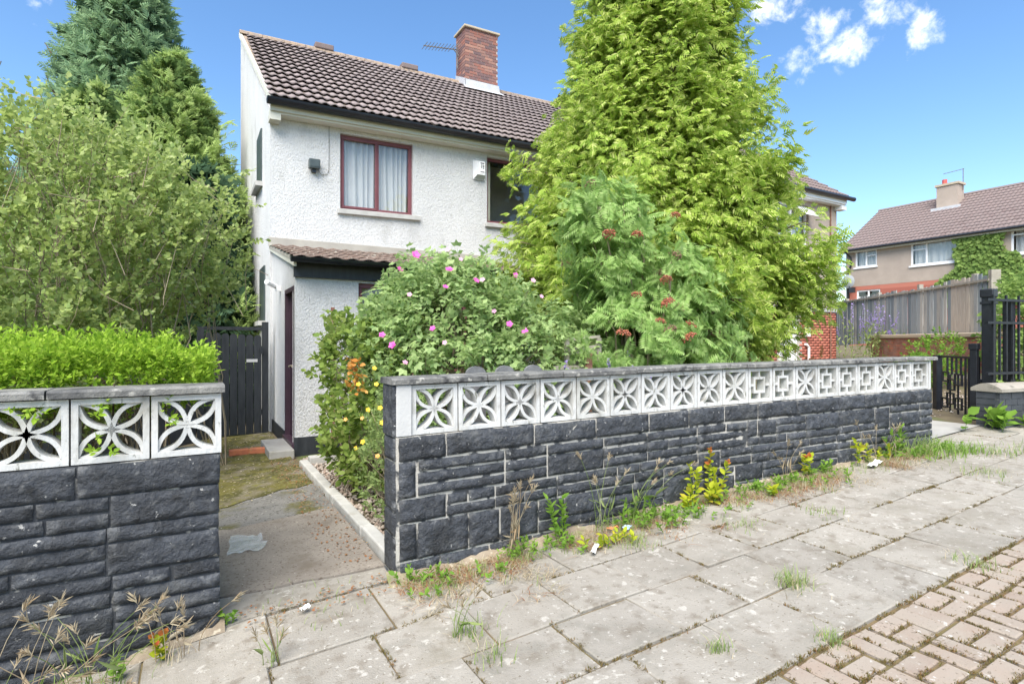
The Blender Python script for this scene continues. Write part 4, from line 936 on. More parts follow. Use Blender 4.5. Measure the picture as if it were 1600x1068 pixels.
def leaf_obj(name, parent, P, D, Nn, S, tmpl, m): return tag(link(name, leaf_mesh(name, P, D, Nn, S, tmpl, m, origin(parent)), None, parent), kind='stuff')
def on_shoots(A, Dn, L, k, size, spread=.75, lift=.15, nrand=.5, t0=.15):
    """k leaves along each shoot, in a spiral; returns P, D, N, S"""
    n = len(A); e1 = unit(np.cross(Dn, UPV + .01 * RNG.normal(size=(n, 3)))); e2 = np.cross(Dn, e1); Ps, Ds, Ns = [], [], []
    for j in range(k):
        t = t0 + (1 - t0) * (j + RNG.random((n, 1)) * .6) / k; ph = j * 2.4 + RNG.random((n, 1)) * 1.5
        sdv = e1 * np.cos(ph) + e2 * np.sin(ph); sp = spread * (1 - .5 * (j / k) ** 2)
        Ps.append(A + Dn * L[:, None] * t); Ds.append(sdv * sp + Dn * (1 - sp * .6) + UPV * lift + .25 * RNG.normal(size=(n, 3)))
        Ns.append(UPV * .7 + Dn * .3 + nrand * RNG.normal(size=(n, 3)))
    P, D, Nn = np.concatenate(Ps), unit(np.concatenate(Ds)), np.concatenate(Ns)
    return P, D, Nn, size * RNG.uniform(.65, 1.25, len(P))
def shell(ells, n, lo=.82, hi=1.05, zmin=-9, rough=.14, fr=2.2):
    """points spread over the skin of a union of ellipsoids, with outward directions"""
    out = []; nor = []
    w = np.array([(e[3] * e[4] + e[4] * e[5] + e[3] * e[5]) for e in ells]); w = w / w.sum(); tot = 0
    while tot < n:
        k = RNG.choice(len(ells), size=n, p=w); u = rdir(n); E_ = np.array(ells)[k]; c, r_ = E_[:, :3], E_[:, 3:6]
        f = RNG.uniform(lo, hi, (n, 1)); q0 = c + u * r_
        nz_ = np.array([fnoise(*(p * fr)) for p in q0])[:, None] * rough + np.array([fnoise(*(p * fr * 2.7)) for p in q0])[:, None] * rough * .6
        p = c + u * r_ * (f + nz_); ok = p[:, 2] > zmin
        for j, e in enumerate(ells):
            d = (((p - np.array(e[:3])) / np.array(e[3:6])) ** 2).sum(1); ok &= ~((d < (lo * .86) ** 2) & (k != j))
        p, nn = p[ok], unit(u[ok] / r_[ok]); out.append(p); nor.append(nn); tot += len(p)
    return np.concatenate(out)[:n], np.concatenate(nor)[:n]
def twigs(name, parent, paths, r0, r1, m, sides=3):
    V = []; Fq = []; o = 0; off = np.array(origin(parent))
    for pi, P in enumerate(paths):
        P = np.asarray(P, float); k = len(P); d = np.gradient(P, axis=0); d = unit(d); a = unit(np.cross(d, np.array([[.3, .2, 1.]]) * np.ones((k, 1)) + .01)); b = np.cross(d, a)
        ra, rb = (r0[pi], r1[pi]) if hasattr(r0, '__len__') else (r0, r1); rr = np.linspace(ra, rb, k)[:, None]
        for s_ in range(sides): t = 2 * math.pi * s_ / sides; V.append(P + (a * math.cos(t) + b * math.sin(t)) * rr)
        for j in range(k - 1):
            for s_ in range(sides): n_ = (s_ + 1) % sides; Fq.append((o + s_ * k + j, o + n_ * k + j, o + n_ * k + j + 1, o + s_ * k + j + 1))
        o += k * sides
    return tag(link(name, np_mesh(name, np.concatenate(V) - off, Fq, m, smooth=True), None, parent), kind='stuff')
def bend(a, b, sag=.15, k=5, wob=.04):
    a, b = np.array(a, float), np.array(b, float); t = np.linspace(0, 1, k)[:, None]; p = a + (b - a) * t
    p[:, 2] += sag * np.linalg.norm(b - a) * np.sin(np.pi * t[:, 0]); p[1:-1] += RNG.normal(size=(k - 2, 3)) * wob; return p

# bright clipped hedge behind the left wall
hd = thing('hedge', 'bright yellow green clipped hedge on top of the left wall', 'hedge', (-1.4, 3.8, gz(-1)))
n = 5200; hx = RNG.uniform(-3.2, .02, n); hy = RNG.uniform(3.36, 4.3, n)
top = 1.37 + .035 * np.array([fnoise(x * 2.2, y * 2.2, 0) for x, y in zip(hx, hy)]) - .35 * np.clip(hx + .14, 0, 1) ** 1.2 * 3.2 - .10 * np.clip(3.52 - hy, 0, 1) * 4 + .02 * np.clip(-hx, 0, 3)
A = np.stack([hx, hy, top - RNG.uniform(.02, .20, n)], 1); Dn = unit(np.stack([RNG.normal(0, .35, n) + .5 * (hx > 0), RNG.normal(-.1, .35, n) - .5 * (hy < 3.5), np.ones(n)], 1))
m1 = 2000; fx = RNG.uniform(-3.2, .0, m1); fz = RNG.uniform(1.02, 1.33, m1); side_ = RNG.random(m1) < .22
fx = np.where(side_, .0, fx); fy = np.where(side_, RNG.uniform(3.38, 4.3, m1), 3.40)
A2 = np.stack([fx, fy, fz], 1); D2 = unit(np.stack([RNG.normal(0, .4, m1) + 1.0 * side_, np.where(side_, 0, -.8) + RNG.normal(0, .3, m1), RNG.uniform(.2, 1, m1)], 1))
A, Dn = np.concatenate([A, A2]), np.concatenate([Dn, D2]); L = RNG.uniform(.06, .15, len(A))
P, D, Nn, S = on_shoots(A, Dn, L, 7, .030, .8, .25); leaf_obj('foliage', hd, P, D, Nn, S, T_leaf(.5), 'lf_hedge')
twigs('stems', hd, [bend((x, 3.75 + RNG.normal() * .15, -.05), (x + RNG.normal() * .2, 3.6 + RNG.normal() * .2, 1.2), 0, 4, .03) for x in np.linspace(-3.1, 0, 30)], .012, .004, 'twig_dark')
for i, (x, z, ln) in enumerate(((-.12, 1.06, .12), (-.36, .93, .14), (-.40, 1.12, .08), (-.62, 1.1, .10))):
    A = np.array([[x, 3.14, z]] * 4) + RNG.normal(size=(4, 3)) * .025; Dn = unit(np.array([[.5, -.6, .25]] * 4) + RNG.normal(size=(4, 3)) * .35)
    P, D, Nn, S = on_shoots(A, Dn, np.full(4, ln), 8, .032, .8, .2); leaf_obj('sprig', hd, P, D, Nn, S, T_leaf(.5), 'lf_hedge')

# large loose shrub on the left
sh = thing('large_shrub', 'tall loose pale green shrub with thin brown twigs behind the left hedge', 'shrub', (-1.6, 6.6, gz(-1.6)))
ells = [(-1.5, 6.7, 2.2, 1.5, 1.2, 1.35), (-.45, 7.0, 2.45, 1.0, .9, .95), (-2.9, 6.4, 2.3, 1.4, 1.2, 1.5), (-1.0, 6.6, 2.8, 1.1, .9, .85), (-2.2, 6.2, 1.5, 1.6, 1.0, .9), (-.95, 6.6, 1.3, .65, .8, .8)]
T_, No = shell(ells, 5000, .70, 1.06, .55, .18)
Dn = unit(No * .6 + UPV * .55 + .45 * RNG.normal(size=T_.shape)); L = RNG.uniform(.15, .40, len(T_))
P, D, Nn, S = on_shoots(T_ - Dn * L[:, None] * .7, Dn, L, 13, .050, .8, .1, .7); leaf_obj('foliage', sh, P, D, Nn, S, T_leaf(.75), 'lf_shrub')
base = [np.array([-3.6 + 3.6 * (_ + .5) / 26 + RNG.normal() * .15, 6.7 + RNG.normal() * .3, -.1]) for _ in range(26)]; paths = []
for i in range(200):
    b_ = base[i % 26]; near = np.where(np.hypot(T_[:, 0] - b_[0], T_[:, 1] - b_[1]) < 1.1)[0]; paths.append(bend(b_, T_[RNG.choice(near)], .05, 7, .05))
twigs('stems', sh, paths, [.011] * 200, [.003] * 200, 'twig')
idx = RNG.choice(len(T_), 1100); twigs('twigs', sh, [np.stack([T_[j] - Dn[j] * L[j] * 2.2 + RNG.normal(size=3) * .03, T_[j] - Dn[j] * L[j], T_[j] + Dn[j] * L[j] * .35]) for j in idx], .0045, .002, 'twig')
P0 = np.array([[.25, 7.1, 2.9], [.35, 7.1, 2.6], [.3, 7.1, 3.2], [.2, 7.0, 2.2]]); D0 = unit(np.array([[1., -.1, .2], [1, .1, 0], [.8, 0, .5], [1, 0, .1]])); L0 = np.array([.5, .42, .4, .4])
P, D, Nn, S = on_shoots(P0, D0, L0, 16, .055, .8, .1, .8); leaf_obj('loose_branch', sh, P, D, Nn, S, T_leaf(.75), 'lf_shrub')

# conifers
def conifer(name, label, base_, H, prof, n, spr, size, m, m_in=None, droop=-.1, lean=(0, 0), z_lo=.0, cat='tree', clump=.5, seed=0, up=.25, half=None, cones=0, group=None, tmpl=None, lump=.30, lat_s=.30):
    t = thing(name, label, cat, base_, group); bx, by, bz = base_
    zz = []; 
    while len(zz) < n:
        z = RNG.uniform(z_lo, H); 
        if RNG.random() < max(.06, prof(z) / max(prof(v) for v in np.linspace(z_lo, H, 9))): zz.append(z)
    zz = np.array(zz); th = RNG.uniform(0, 2 * np.pi, n)
    if half is not None: th = np.where(RNG.random(n) < .72, half + RNG.uniform(-1.75, 1.75, n), th)
    rr = np.array([prof(z) * (1 + .15 * fnoise(math.cos(a) * 2 + seed, math.sin(a) * 2, z * .9) + lump * fnoise(math.cos(a) * 5 + seed, math.sin(a) * 5, z * 2.4)) for z, a in zip(zz, th)]) * RNG.uniform(.86, 1.04, n)
    o = unit(np.stack([np.cos(th), np.sin(th), up + .1 * RNG.normal(size=n)], 1)); lat = np.stack([-np.sin(th), np.cos(th), 0 * th], 1)
    tip = np.stack([bx + lean[0] * zz + rr * np.cos(th), by + lean[1] * zz + rr * np.sin(th), bz + zz], 1); Ps, Ds, Ns = [], [], []
    cl = np.minimum(clump, rr * .8)
    for j in range(spr):
        u = RNG.random((n, 1)) ** .8; l = RNG.normal(0, lat_s, (n, 1)) * (.35 + u); v = RNG.normal(0, .10, (n, 1))
        Ps.append(tip - o * u * cl[:, None] + lat * l * cl[:, None] + UPV * (v - .12 * u) * cl[:, None] * 2)
        Ds.append(o * RNG.uniform(.35, 1, (n, 1)) + lat * (l * 2.6 + .25 * RNG.normal(size=(n, 1))) + UPV * (droop + .30 * RNG.normal(size=(n, 1))))
        Ns.append(UPV * .55 + o * .55 + .45 * RNG.normal(size=(n, 3)))
    P, D, Nn = np.concatenate(Ps), np.concatenate(Ds), np.concatenate(Ns); S = size * RNG.uniform(.6, 1.25, len(P))
    leaf_obj('crown', t, P, D, Nn, S, tmpl or T_spray(), m)
    if m_in:  # a darker m_in paints the crown's inner shade into the leaf colour
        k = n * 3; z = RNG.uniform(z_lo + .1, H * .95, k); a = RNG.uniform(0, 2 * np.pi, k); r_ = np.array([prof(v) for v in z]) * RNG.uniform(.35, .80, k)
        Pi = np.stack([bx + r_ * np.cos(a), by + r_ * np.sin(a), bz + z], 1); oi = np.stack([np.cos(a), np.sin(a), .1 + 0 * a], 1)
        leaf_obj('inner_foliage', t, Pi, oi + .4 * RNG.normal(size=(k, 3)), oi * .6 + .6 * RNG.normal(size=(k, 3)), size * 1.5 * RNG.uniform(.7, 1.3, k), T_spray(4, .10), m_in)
    MB().tube([(bx, by, bz - .1), (bx + lean[0] * H * .5, by, bz + H * .5), (bx + lean[0] * H, by, bz + H * .97)], .14 * H / 9, 8, .015).build('trunk', 'bark', t, smooth=True)
    idx = RNG.choice(n, min(n, 260)); twigs('branches', t, [bend((bx, by, tip[j][2] - rr[j] * .25), tip[j] - o[j] * .1, .03, 4, .03) for j in idx], .022, .005, 'twig_dark')
    if cones:
        for j in RNG.choice(n, cones, replace=False):
            tp = tip[j]; q = MB().tube([tp, tp + o[j] * .12 + (0, 0, .06), tp + o[j] * .22 + (0, 0, .16)], .022, 5, .006); q.build('dark_tip', 'bark', t)
    return t
def prof_gold(z):
    pts = [(.7, 1.3), (1.2, 1.90), (2.0, 2.08), (2.6, 1.98), (3.2, 1.75), (4.0, 1.52), (5.0, 1.36), (6.0, 1.18), (7.5, .8), (9.3, .1)]
    for (a, ra), (b, rb) in zip(pts, pts[1:]):
        if z <= b: return max(.05, ra + (rb - ra) * max(0, z - a) / (b - a))
    return .05
conifer('golden_conifer', 'tall golden green conifer filling the front garden before the houses', (6.15, 6.25, gz(6)), 9.3, prof_gold, 800, 76, .165, 'lf_gold', 'lf_gold_in_shade', droop=-.16, z_lo=.95, clump=.80, up=.12, half=-2.36, seed=3, lean=(-.02, .0), tmpl=T_spray(4, .065, .4, .7), lump=.55, lat_s=.22)
lin = lambda H, r, zb=.4, p=.8: (lambda z: max(.05, r * max(0., 1 - (z - zb) / (H - zb)) ** p) if z > zb else r * .8)
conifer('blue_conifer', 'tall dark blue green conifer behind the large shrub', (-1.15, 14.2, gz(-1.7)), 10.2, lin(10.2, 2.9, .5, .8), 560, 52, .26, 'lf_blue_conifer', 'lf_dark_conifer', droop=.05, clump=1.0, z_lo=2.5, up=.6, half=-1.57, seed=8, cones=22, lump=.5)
conifer('green_conifer', 'yellow green conifer standing just left of the white gable', (-.35, 12.6, gz(0)), 7.1, lin(7.1, 2.6, .5, .8), 560, 56, .21, 'lf_green_conifer', 'lf_green_in_shade', droop=.1, clump=.9, z_lo=1.0, up=.7, half=-1.57, seed=11, lump=.5, lat_s=.24)
conifer('green_conifer', 'lower yellow green conifer rising over the middle of the large shrub', (-1.45, 11.6, gz(-1)), 5.9, lin(5.9, 1.6, .5, .75), 330, 48, .21, 'lf_green_conifer', 'lf_green_in_shade', droop=.1, clump=.8, z_lo=1.5, up=.7, half=-1.57, seed=15, lump=.5, lat_s=.24)
conifer('dark_conifer', 'dark conifer behind the timber gate', (.05, 11.2, gz(0)), 4.6, lin(4.6, 1.1, .3, .5), 300, 16, .30, 'lf_dark_conifer', 'lf_dark_conifer', droop=-.1, clump=.5, z_lo=.2, up=.3, half=-1.57, seed=19)
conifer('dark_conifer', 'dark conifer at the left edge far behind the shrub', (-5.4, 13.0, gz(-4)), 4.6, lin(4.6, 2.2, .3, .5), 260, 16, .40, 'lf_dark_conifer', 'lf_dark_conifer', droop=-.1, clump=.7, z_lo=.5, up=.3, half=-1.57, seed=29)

# rowan with berries in front of the golden conifer
rw = thing('rowan_tree', 'feathery leaved rowan with orange berry clusters in front of the golden conifer', 'tree', (4.35, 4.55, gz(4.3)))
ells = [(4.35, 4.5, 1.35, .85, .7, .70), (3.85, 4.6, 2.2, .50, .45, .75), (4.6, 4.6, 1.95, .75, .55, .60), (5.15, 4.5, 1.5, .6, .5, .45), (3.6, 4.7, 2.75, .28, .35, .35), (4.3, 4.4, .85, .75, .6, .4)]
Tt, No = shell(ells, 400, .72, 1.16, .65, .42)
k = 8; n = len(Tt); Ps, Ds, Ns = [], [], []
for j in range(k):
    q_ = rdir(n); rd = unit(q_ - (q_ * No).sum(1, keepdims=True) * No * .75 + No * .22 + UPV * .18); Ps.append(Tt - rd * .02 + RNG.normal(size=(n, 3)) * .05); Ds.append(rd); Ns.append(UPV * .45 + No * .9 + RNG.normal(size=(n, 3)) * .4)
P, D, Nn = np.concatenate(Ps), np.concatenate(Ds), np.concatenate(Ns); leaf_obj('crown', rw, P, D, Nn, RNG.uniform(.13, .22, len(P)), T_pinnate(7, .34, .105, .12, True, .16), 'lf_rowan')
Ti, _ = shell([(e[0], e[1] + .1, e[2], e[3] * .7, e[4] * .7, e[5] * .7) for e in ells], 900, .6, 1, .6); leaf_obj('inner_foliage', rw, Ti, rdir(900), UPV + .6 * RNG.normal(size=(900, 3)), RNG.uniform(.14, .22, 900), T_pinnate(6, .36, .13, .35), 'lf_rowan')
stm = [(4.3, 4.6, 0), (4.42, 4.65, .1), (4.2, 4.55, .1), (4.5, 4.6, 0)]; paths = [bend(stm[i % 4], Tt[RNG.integers(n)], .10, 6, .04) for i in range(110)]
twigs('branches', rw, paths, .02, .005, 'twig', 4)
MB().tube([(4.35, 4.6, 0), (4.33, 4.6, .7), (4.2, 4.62, 1.6)], .05, 8, .02).build('trunk', 'bark', rw, smooth=True)
def cluster_mesh(m, n=46, R_=.085, r_=.013):
    V = []; Fq = []
    O = np.array([(1, 0, 0), (0, 1, 0), (-1, 0, 0), (0, -1, 0), (0, 0, 1), (0, 0, -1)]); F_ = np.array([(0, 1, 4), (1, 2, 4), (2, 3, 4), (3, 0, 4), (1, 0, 5), (2, 1, 5), (3, 2, 5), (0, 3, 5)])
    for i in range(n): a = RNG.uniform(0, 6.28); q = math.sqrt(RNG.random()) * R_; V.append(O * r_ * RNG.uniform(.7, 1.2) + (q * math.cos(a), q * math.sin(a), max(-.02, .012 * RNG.normal() + .03 * (1 - (q / R_) ** 2)))); Fq.append(F_ + i * 6)
    return np_mesh('berry_cluster', np.concatenate(V), np.concatenate(Fq), m)
cr, cb = cluster_mesh('berry_red', 90, .075, .010), cluster_mesh('berry_brown', 70, .065, .009)
front = [j for j in range(n) if No[j][1] < -.25 or No[j][0] < -.5]; pick = RNG.choice(front, 30, replace=False)
def at_px(px, py, Y):
    t, z = (px - 800) / 866, (534 - py) / 866; k_ = Y / (.866 - t * .5); return Vector(((.5 + t * .866) * k_, Y, 1.4 + z * k_))
reds = [(3.23, 3.86, 2.36), (3.60, 3.9, 2.40), (3.92, 3.85, 1.99), (3.55, 3.85, 1.83), (3.91, 3.82, 1.77), (3.75, 3.75, 1.59), (4.25, 3.85, 1.56), (3.30, 3.75, 1.47), (4.13, 3.75, 1.44), (4.05, 3.85, 2.62)]
for p in reds: o = tag(link('berry_cluster', cr, None, rw, p), kind='stuff'); o.rotation_euler = (RNG.uniform(-.5, .5), RNG.uniform(-.5, .5), RNG.uniform(0, 6)); o.scale = [RNG.uniform(.6, .95)] * 3
for j in pick[:16]: o = tag(link('berry_cluster', cb, None, rw, Tt[j] + No[j] * .09), kind='stuff'); o.rotation_euler = (RNG.uniform(-.5, .5), RNG.uniform(-.5, .5), RNG.uniform(0, 6))

# rose bush
rs = thing('rose_bush', 'big rose bush with magenta flowers in front of the porch', 'shrub', (2.5, 5.2, gz(2.5)))
ells = [(2.35, 5.2, 1.25, .95, .75, 1.0), (3.0, 5.0, 1.05, .85, .75, .85), (1.95, 5.3, 1.2, .65, .6, .75), (2.6, 5.0, .6, 1.2, .8, .5), (2.25, 5.3, 1.75, .6, .5, .5)]
Tt, No = shell(ells, 1000, .8, 1.08, .25, .16); Dn = unit(No * .7 + UPV * .45 + .35 * RNG.normal(size=Tt.shape)); L = RNG.uniform(.15, .34, len(Tt))
P, D, Nn, S = on_shoots(Tt - Dn * L[:, None] * .8, Dn, L, 9, .115, .85, .0, .5); leaf_obj('foliage', rs, P, D, Nn, S, T_pinnate(2, .44, .30, .3, True, .30), 'lf_rose')
twigs('stems', rs, [bend((2.5 + RNG.normal() * .25, 5.2 + RNG.normal() * .15, 0), Tt[RNG.integers(len(Tt))], .12, 6, .04) for _ in range(150)], .010, .003, 'twig')
def flower_mesh(m, R_, n=5):
    V0, F0 = T_petals(n, .62); V = [V0 * R_, V0 * R_ * .7 @ np.array(Matrix.Rotation(.6, 3, 'Z')).T + (0, 0, R_ * .12)]; return np_mesh('flower', np.concatenate(V), np.concatenate([F0, F0 + len(V0)]), m)
fp, fpp = flower_mesh('petal_pink', .036), flower_mesh('petal_pale', .025)
def face_cam(o, extra=(0, 0, .5)):
    d = (cam.location - o.matrix_world.translation if False else Vector(extra)); o.rotation_euler = Vector(d).to_track_quat('Z', 'Y').to_euler()
def skin_point(px, py, ells, back=.0):
    """where the sight line through a photo position meets a plant's outer skin"""
    t, z = (px - 800) / 866, (534 - py) / 866; d = Vector((.5 + t * .866, .866 - t * .5, z)); best = None
    for e in ells:
        o_ = Vector(((0 - e[0]) / e[3], (0 - e[1]) / e[4], (1.4 - e[2]) / e[5])); v = Vector((d.x / e[3], d.y / e[4], d.z / e[5])); a, b_, c_ = v.dot(v), 2 * o_.dot(v), o_.dot(o_) - 1.16; q = b_ * b_ - 4 * a * c_
        if q > 0:
            k_ = (-b_ - math.sqrt(q)) / 2 / a
            if best is None or k_ < best: best = k_
    return Vector((0, 0, 1.4)) + d * (best if best else 4.6)
for i, (px, py) in enumerate([(650, 398), (625, 421), (702, 421), (744, 438), (754, 437), (696, 448), (676, 513), (796, 506), (613, 539), (633, 566), (806, 430), (820, 517), (597, 523)]):
    o = link('flower', fp if i % 5 != 4 else fpp, None, rs, skin_point(px, py, ells)); face_cam(o, (RNG.normal() * .4 - .3, -1 + RNG.normal() * .3, .7)); o.scale = [RNG.uniform(.75, 1.2)] * 3
for (px, py) in ((700, 390), (640, 460), (772, 486), (720, 405), (833, 438), (846, 463), (695, 535)):
    o = link('flower', fpp, None, rs, skin_point(px, py, ells)); face_cam(o, (RNG.normal() * .4 - .3, -1, .5))

# flowering currant and potentilla at the path's edge
cu = thing('currant_bush', 'light green bush with orange tinted leaves between the kerb and the rose', 'shrub', (1.5, 5.2, gz(1.5)))
ells = [(1.38, 5.35, .95, .42, .5, .75), (1.55, 5.0, .55, .5, .5, .55), (1.75, 5.3, 1.1, .45, .5, .6), (1.35, 5.6, 1.3, .28, .35, .42)]
Tt, No = shell(ells, 520, .75, 1.08, .12, .16); Dn = unit(No * .6 + UPV * .55 + .35 * RNG.normal(size=Tt.shape)); L = RNG.uniform(.12, .28, len(Tt))
P, D, Nn, S = on_shoots(Tt - Dn * L[:, None] * .8, Dn, L, 9, .058, .8, .05, .6); leaf_obj('foliage', cu, P, D, Nn, S, T_leaf(.9), 'lf_currant')
twigs('stems', cu, [bend((1.5 + RNG.normal() * .15, 5.25 + RNG.normal() * .12, 0), Tt[RNG.integers(len(Tt))], .06, 5, .03) for _ in range(90)], .008, .003, 'twig')
q = np.array([skin_point(556 + RNG.normal() * 6, y, ells) for y in np.linspace(565, 615, 16)]); P, D, Nn, S = on_shoots(q, unit(np.array([[-.2, -.8, .6]] * 16) + RNG.normal(size=(16, 3)) * .3), np.full(16, .08), 4, .055, .8, .1); leaf_obj('orange_sprig', cu, P, D, Nn, S, T_leaf(.8), 'lf_orange')
po = thing('potentilla', 'small bush dotted with yellow flowers beside the end of the right wall', 'shrub', (1.32, 4.1, gz(1.3)))
ells = [(1.42, 4.15, .42, .32, .42, .46), (1.50, 4.35, .75, .30, .35, .35)]
Tt, No = shell(ells, 420, .7, 1.08, .08, .15); Dn = unit(No * .6 + UPV * .6 + .3 * RNG.normal(size=Tt.shape)); L = RNG.uniform(.06, .16, len(Tt))
P, D, Nn, S = on_shoots(Tt - Dn * L[:, None] * .8, Dn, L, 9, .034, .8, .1, .6); leaf_obj('foliage', po, P, D, Nn, S, T_leaf(.5), 'lf_potentilla')
twigs('stems', po, [bend((1.45 + RNG.normal() * .06, 4.25 + RNG.normal() * .08, 0), Tt[RNG.integers(len(Tt))], .05, 5, .02) for _ in range(60)], .006, .002, 'twig')
fy_, fo_ = flower_mesh('petal_yellow', .022), flower_mesh('petal_orange', .019)
for i, (px, py) in enumerate([(566, 653), (567, 690), (594, 637), (590, 712), (560, 600), (575, 640), (540, 655), (588, 600), (556, 700), (572, 612), (597, 660), (585, 575)]):
    o = link('flower', fy_ if i % 3 else fo_, None, po, skin_point(px, py, ells)); face_cam(o, (RNG.normal() * .4 - .2, -1, .6))

# ivy on the far house, ivy hedge behind the railings
iv = thing('wall_ivy', 'pale green ivy climbing the front of the distant house', 'ivy', FT(6, -.1, 3))
n = 5200; u = RNG.uniform(3.6, 8.2, n * 2); z = RNG.uniform(3.0, 5.95, n * 2); c_ = np.array([(4.55 + .10 * (5.9 - b_) - 2.2 * max(0, 4.6 - b_) * .6 < a < 6.3 + max(0, 5.2 - b_) * 1.5 + .3 * fnoise(a * 2, b_ * 2, 1)) and fnoise(a * 1.7, b_ * 1.7, 4) > -.55 for a, b_ in zip(u, z)]); u, z = u[c_][:n], z[c_][:n]
n = len(u); P = np.stack([np.full(n, FX) - .04 - .16 * RNG.random(n) - .06 * np.array([fnoise(a * 3, b_ * 3, 0) for a, b_ in zip(u, z)]), FYL - u, z], 1)
leaf_obj('foliage', iv, P, np.stack([-.3 + .2 * RNG.normal(size=n), .5 * RNG.normal(size=n), -.9 + .3 * RNG.normal(size=n)], 1), np.stack([-np.ones(n), .4 * RNG.normal(size=n), .5 + .4 * RNG.normal(size=n)], 1), RNG.uniform(.09, .17, n), T_leaf(.9), 'lf_ivy')
ih = thing('ivy_hedge', 'leafy green hedge behind the black railings', 'hedge', (13.5, 3.9, .6))
Tt, No = shell([(13.35, 3.95, 1.5, .85, .7, 1.15), (14.7, 3.7, 1.6, 1.2, .8, 1.2), (12.6, 3.8, .9, .6, .5, .5)], 1300, .8, 1.05, .5, .12); leaf_obj('foliage', ih, *on_shoots(Tt, unit(No * .5 + UPV * .4 + .4 * RNG.normal(size=Tt.shape)), np.full(len(Tt), .2), 7, .085, .8, -.1, .5), T_leaf(.8), 'lf_ivy')
twigs('stems', ih, [bend((13.5 + RNG.normal() * .5, 3.9, .4), Tt[RNG.integers(len(Tt))], .1, 5, .04) for _ in range(60)], .015, .004, 'twig_dark')
sg = thing('garden_shrub', 'small bright green shrub against the red brick wall behind the iron gate', 'shrub', (12.6, 5.6, .55))
Tt, No = shell([(13.0, 5.35, 1.1, .5, .4, .42), (12.2, 5.3, .8, .5, .4, .3)], 330, .7, 1.08, .5, .15); leaf_obj('foliage', sg, *on_shoots(Tt, unit(No * .5 + UPV * .5 + .3 * RNG.normal(size=Tt.shape)), np.full(len(Tt), .15), 7, .06, .8, .1, .5), T_leaf(.6), 'lf_weed')
twigs('stems', sg, [bend((12.8, 5.4, .5), Tt[RNG.integers(len(Tt))], .1, 5, .03) for _ in range(24)], .01, .003, 'twig')

# tall wild flowers by the neighbour's corner, low plants behind the wall
def stalks(name, label, cat, x, y, n, h, spread, m_leaf, m_fl, fl_len=.3, leaf_s=.05, lk=10, fs=.03, base=None):
    z0 = gz(x) if base is None else base; t = thing(name, label, cat, (x, y, z0)); A = np.stack([x + RNG.normal(0, spread, n), y + RNG.normal(0, spread * .6, n), np.full(n, z0)], 1)
    Dn = unit(np.stack([RNG.normal(0, .14, n), RNG.normal(0, .14, n), np.ones(n)], 1)); L = h * RNG.uniform(.6, 1.05, n)
    twigs('stems', t, [np.stack([A[i] - (0, 0, .03), A[i] + Dn[i] * L[i] * .5 + RNG.normal(size=3) * .012, A[i] + Dn[i] * L[i]]) for i in range(n)], .004, .002, 'lf_grass')
    leaf_obj('leaves', t, *on_shoots(A, Dn, L * .75, lk, leaf_s, .8, .2, .5, 0.02), T_leaf(.35), m_leaf)
    if m_fl: leaf_obj('flower_spikes', t, *on_shoots(A + Dn * (L * (1 - fl_len))[:, None], Dn, L * fl_len, 14, fs, .9, 0, .8), T_leaf(.8), m_fl)
    return t
stalks('wildflowers', 'tall purple wildflowers beside the red brick house corner', 'flowers', 16.6, 8.4, 34, 1.7, .55, 'lf_grass', 'lf_lavender', .35, .12, 12, .05)
stalks('wildflowers', 'pale purple wildflowers in front of the grey fence boards', 'flowers', 17.2, 8.0, 26, 1.35, .5, 'lf_grass', 'lf_lavender', .3, .12, 12, .045)
stalks('tall_weeds', 'yellowish green tall weeds left of the old brick wall', 'weeds', 17.1, 7.6, 22, 1.3, .3, 'lf_weed', None, .3, .14, 14)
stalks('lavender', 'lavender with mauve flower heads behind the wall near the rowan', 'flowers', 3.75, 4.05, 12, 1.12, .10, 'lf_grass', 'lf_lavender', .09, .05, 8, .028)
stalks('lavender', 'single pale lavender stems beside the wooden frame', 'flowers', 3.05, 4.1, 3, 1.15, .03, 'lf_grass', 'lf_lavender', .09, .03, 4, .028)
stalks('low_plant', 'dark leafy plant with reddish tips behind the wall before the white door', 'plant', 8.4, 5.2, 12, .95, .16, 'lf_rose', 'lf_dry_red', .12, .09, 9, .04)
stalks('low_plant', 'small plant with orange flowers peeping over the right wall', 'plant', 7.35, 5.0, 9, .82, .2, 'lf_weed', 'lf_orange', .08, .07, 8, .035)
wf = thing('wooden_frame', 'weathered wooden frame with a rusty post behind the wall beside the rose', 'frame', (3.35, 4.4, gz(3.3)))
MB().bar((3.18, 4.45, 1.42), (3.52, 4.35, 1.455), .03, .025).build('top_rail', 'weathered_wood', wf); MB().bar((3.21, 4.44, 1.31), (3.50, 4.36, 1.335), .03, .07).build('rail', 'weathered_wood', wf)
for (x, y, zt) in ((3.19, 4.447, 1.405), (3.51, 4.353, 1.44)): MB().box(x - .02, x + .02, y - .02, y + .02, .1, zt).build('post', 'weathered_wood', wf)
MB().box(3.33, 3.39, 4.30, 4.34, .1, 1.29).build('rusty_post', 'rust', wf); MB().box(3.0, 3.35, 4.38, 4.42, 1.10, 1.17).build('slat', 'weathered_wood', wf); MB().box(3.2, 3.48, 4.46, 4.5, 1.0, 1.25).build('slat', 'weathered_wood', wf)
pk = thing('picket_edging', 'three dark round topped boards showing just above the right wall', 'fence', (2.0, 3.6, gz(2)))
for x in (1.78, 2.02, 2.27):
    MB().prism([(x - .08, 3.6, 0), (x + .08, 3.6, 0)] + [(x + .08 * math.cos(math.pi * a / 8), 3.6, 1.17 + .055 * math.sin(math.pi * a / 8)) for a in range(9)], (0, .02, 0)).build('board', 'black_wall_mortar', pk)
MB().box(1.7, 2.35, 3.621, 3.65, .9, .97).build('rail', 'black_paint', pk)
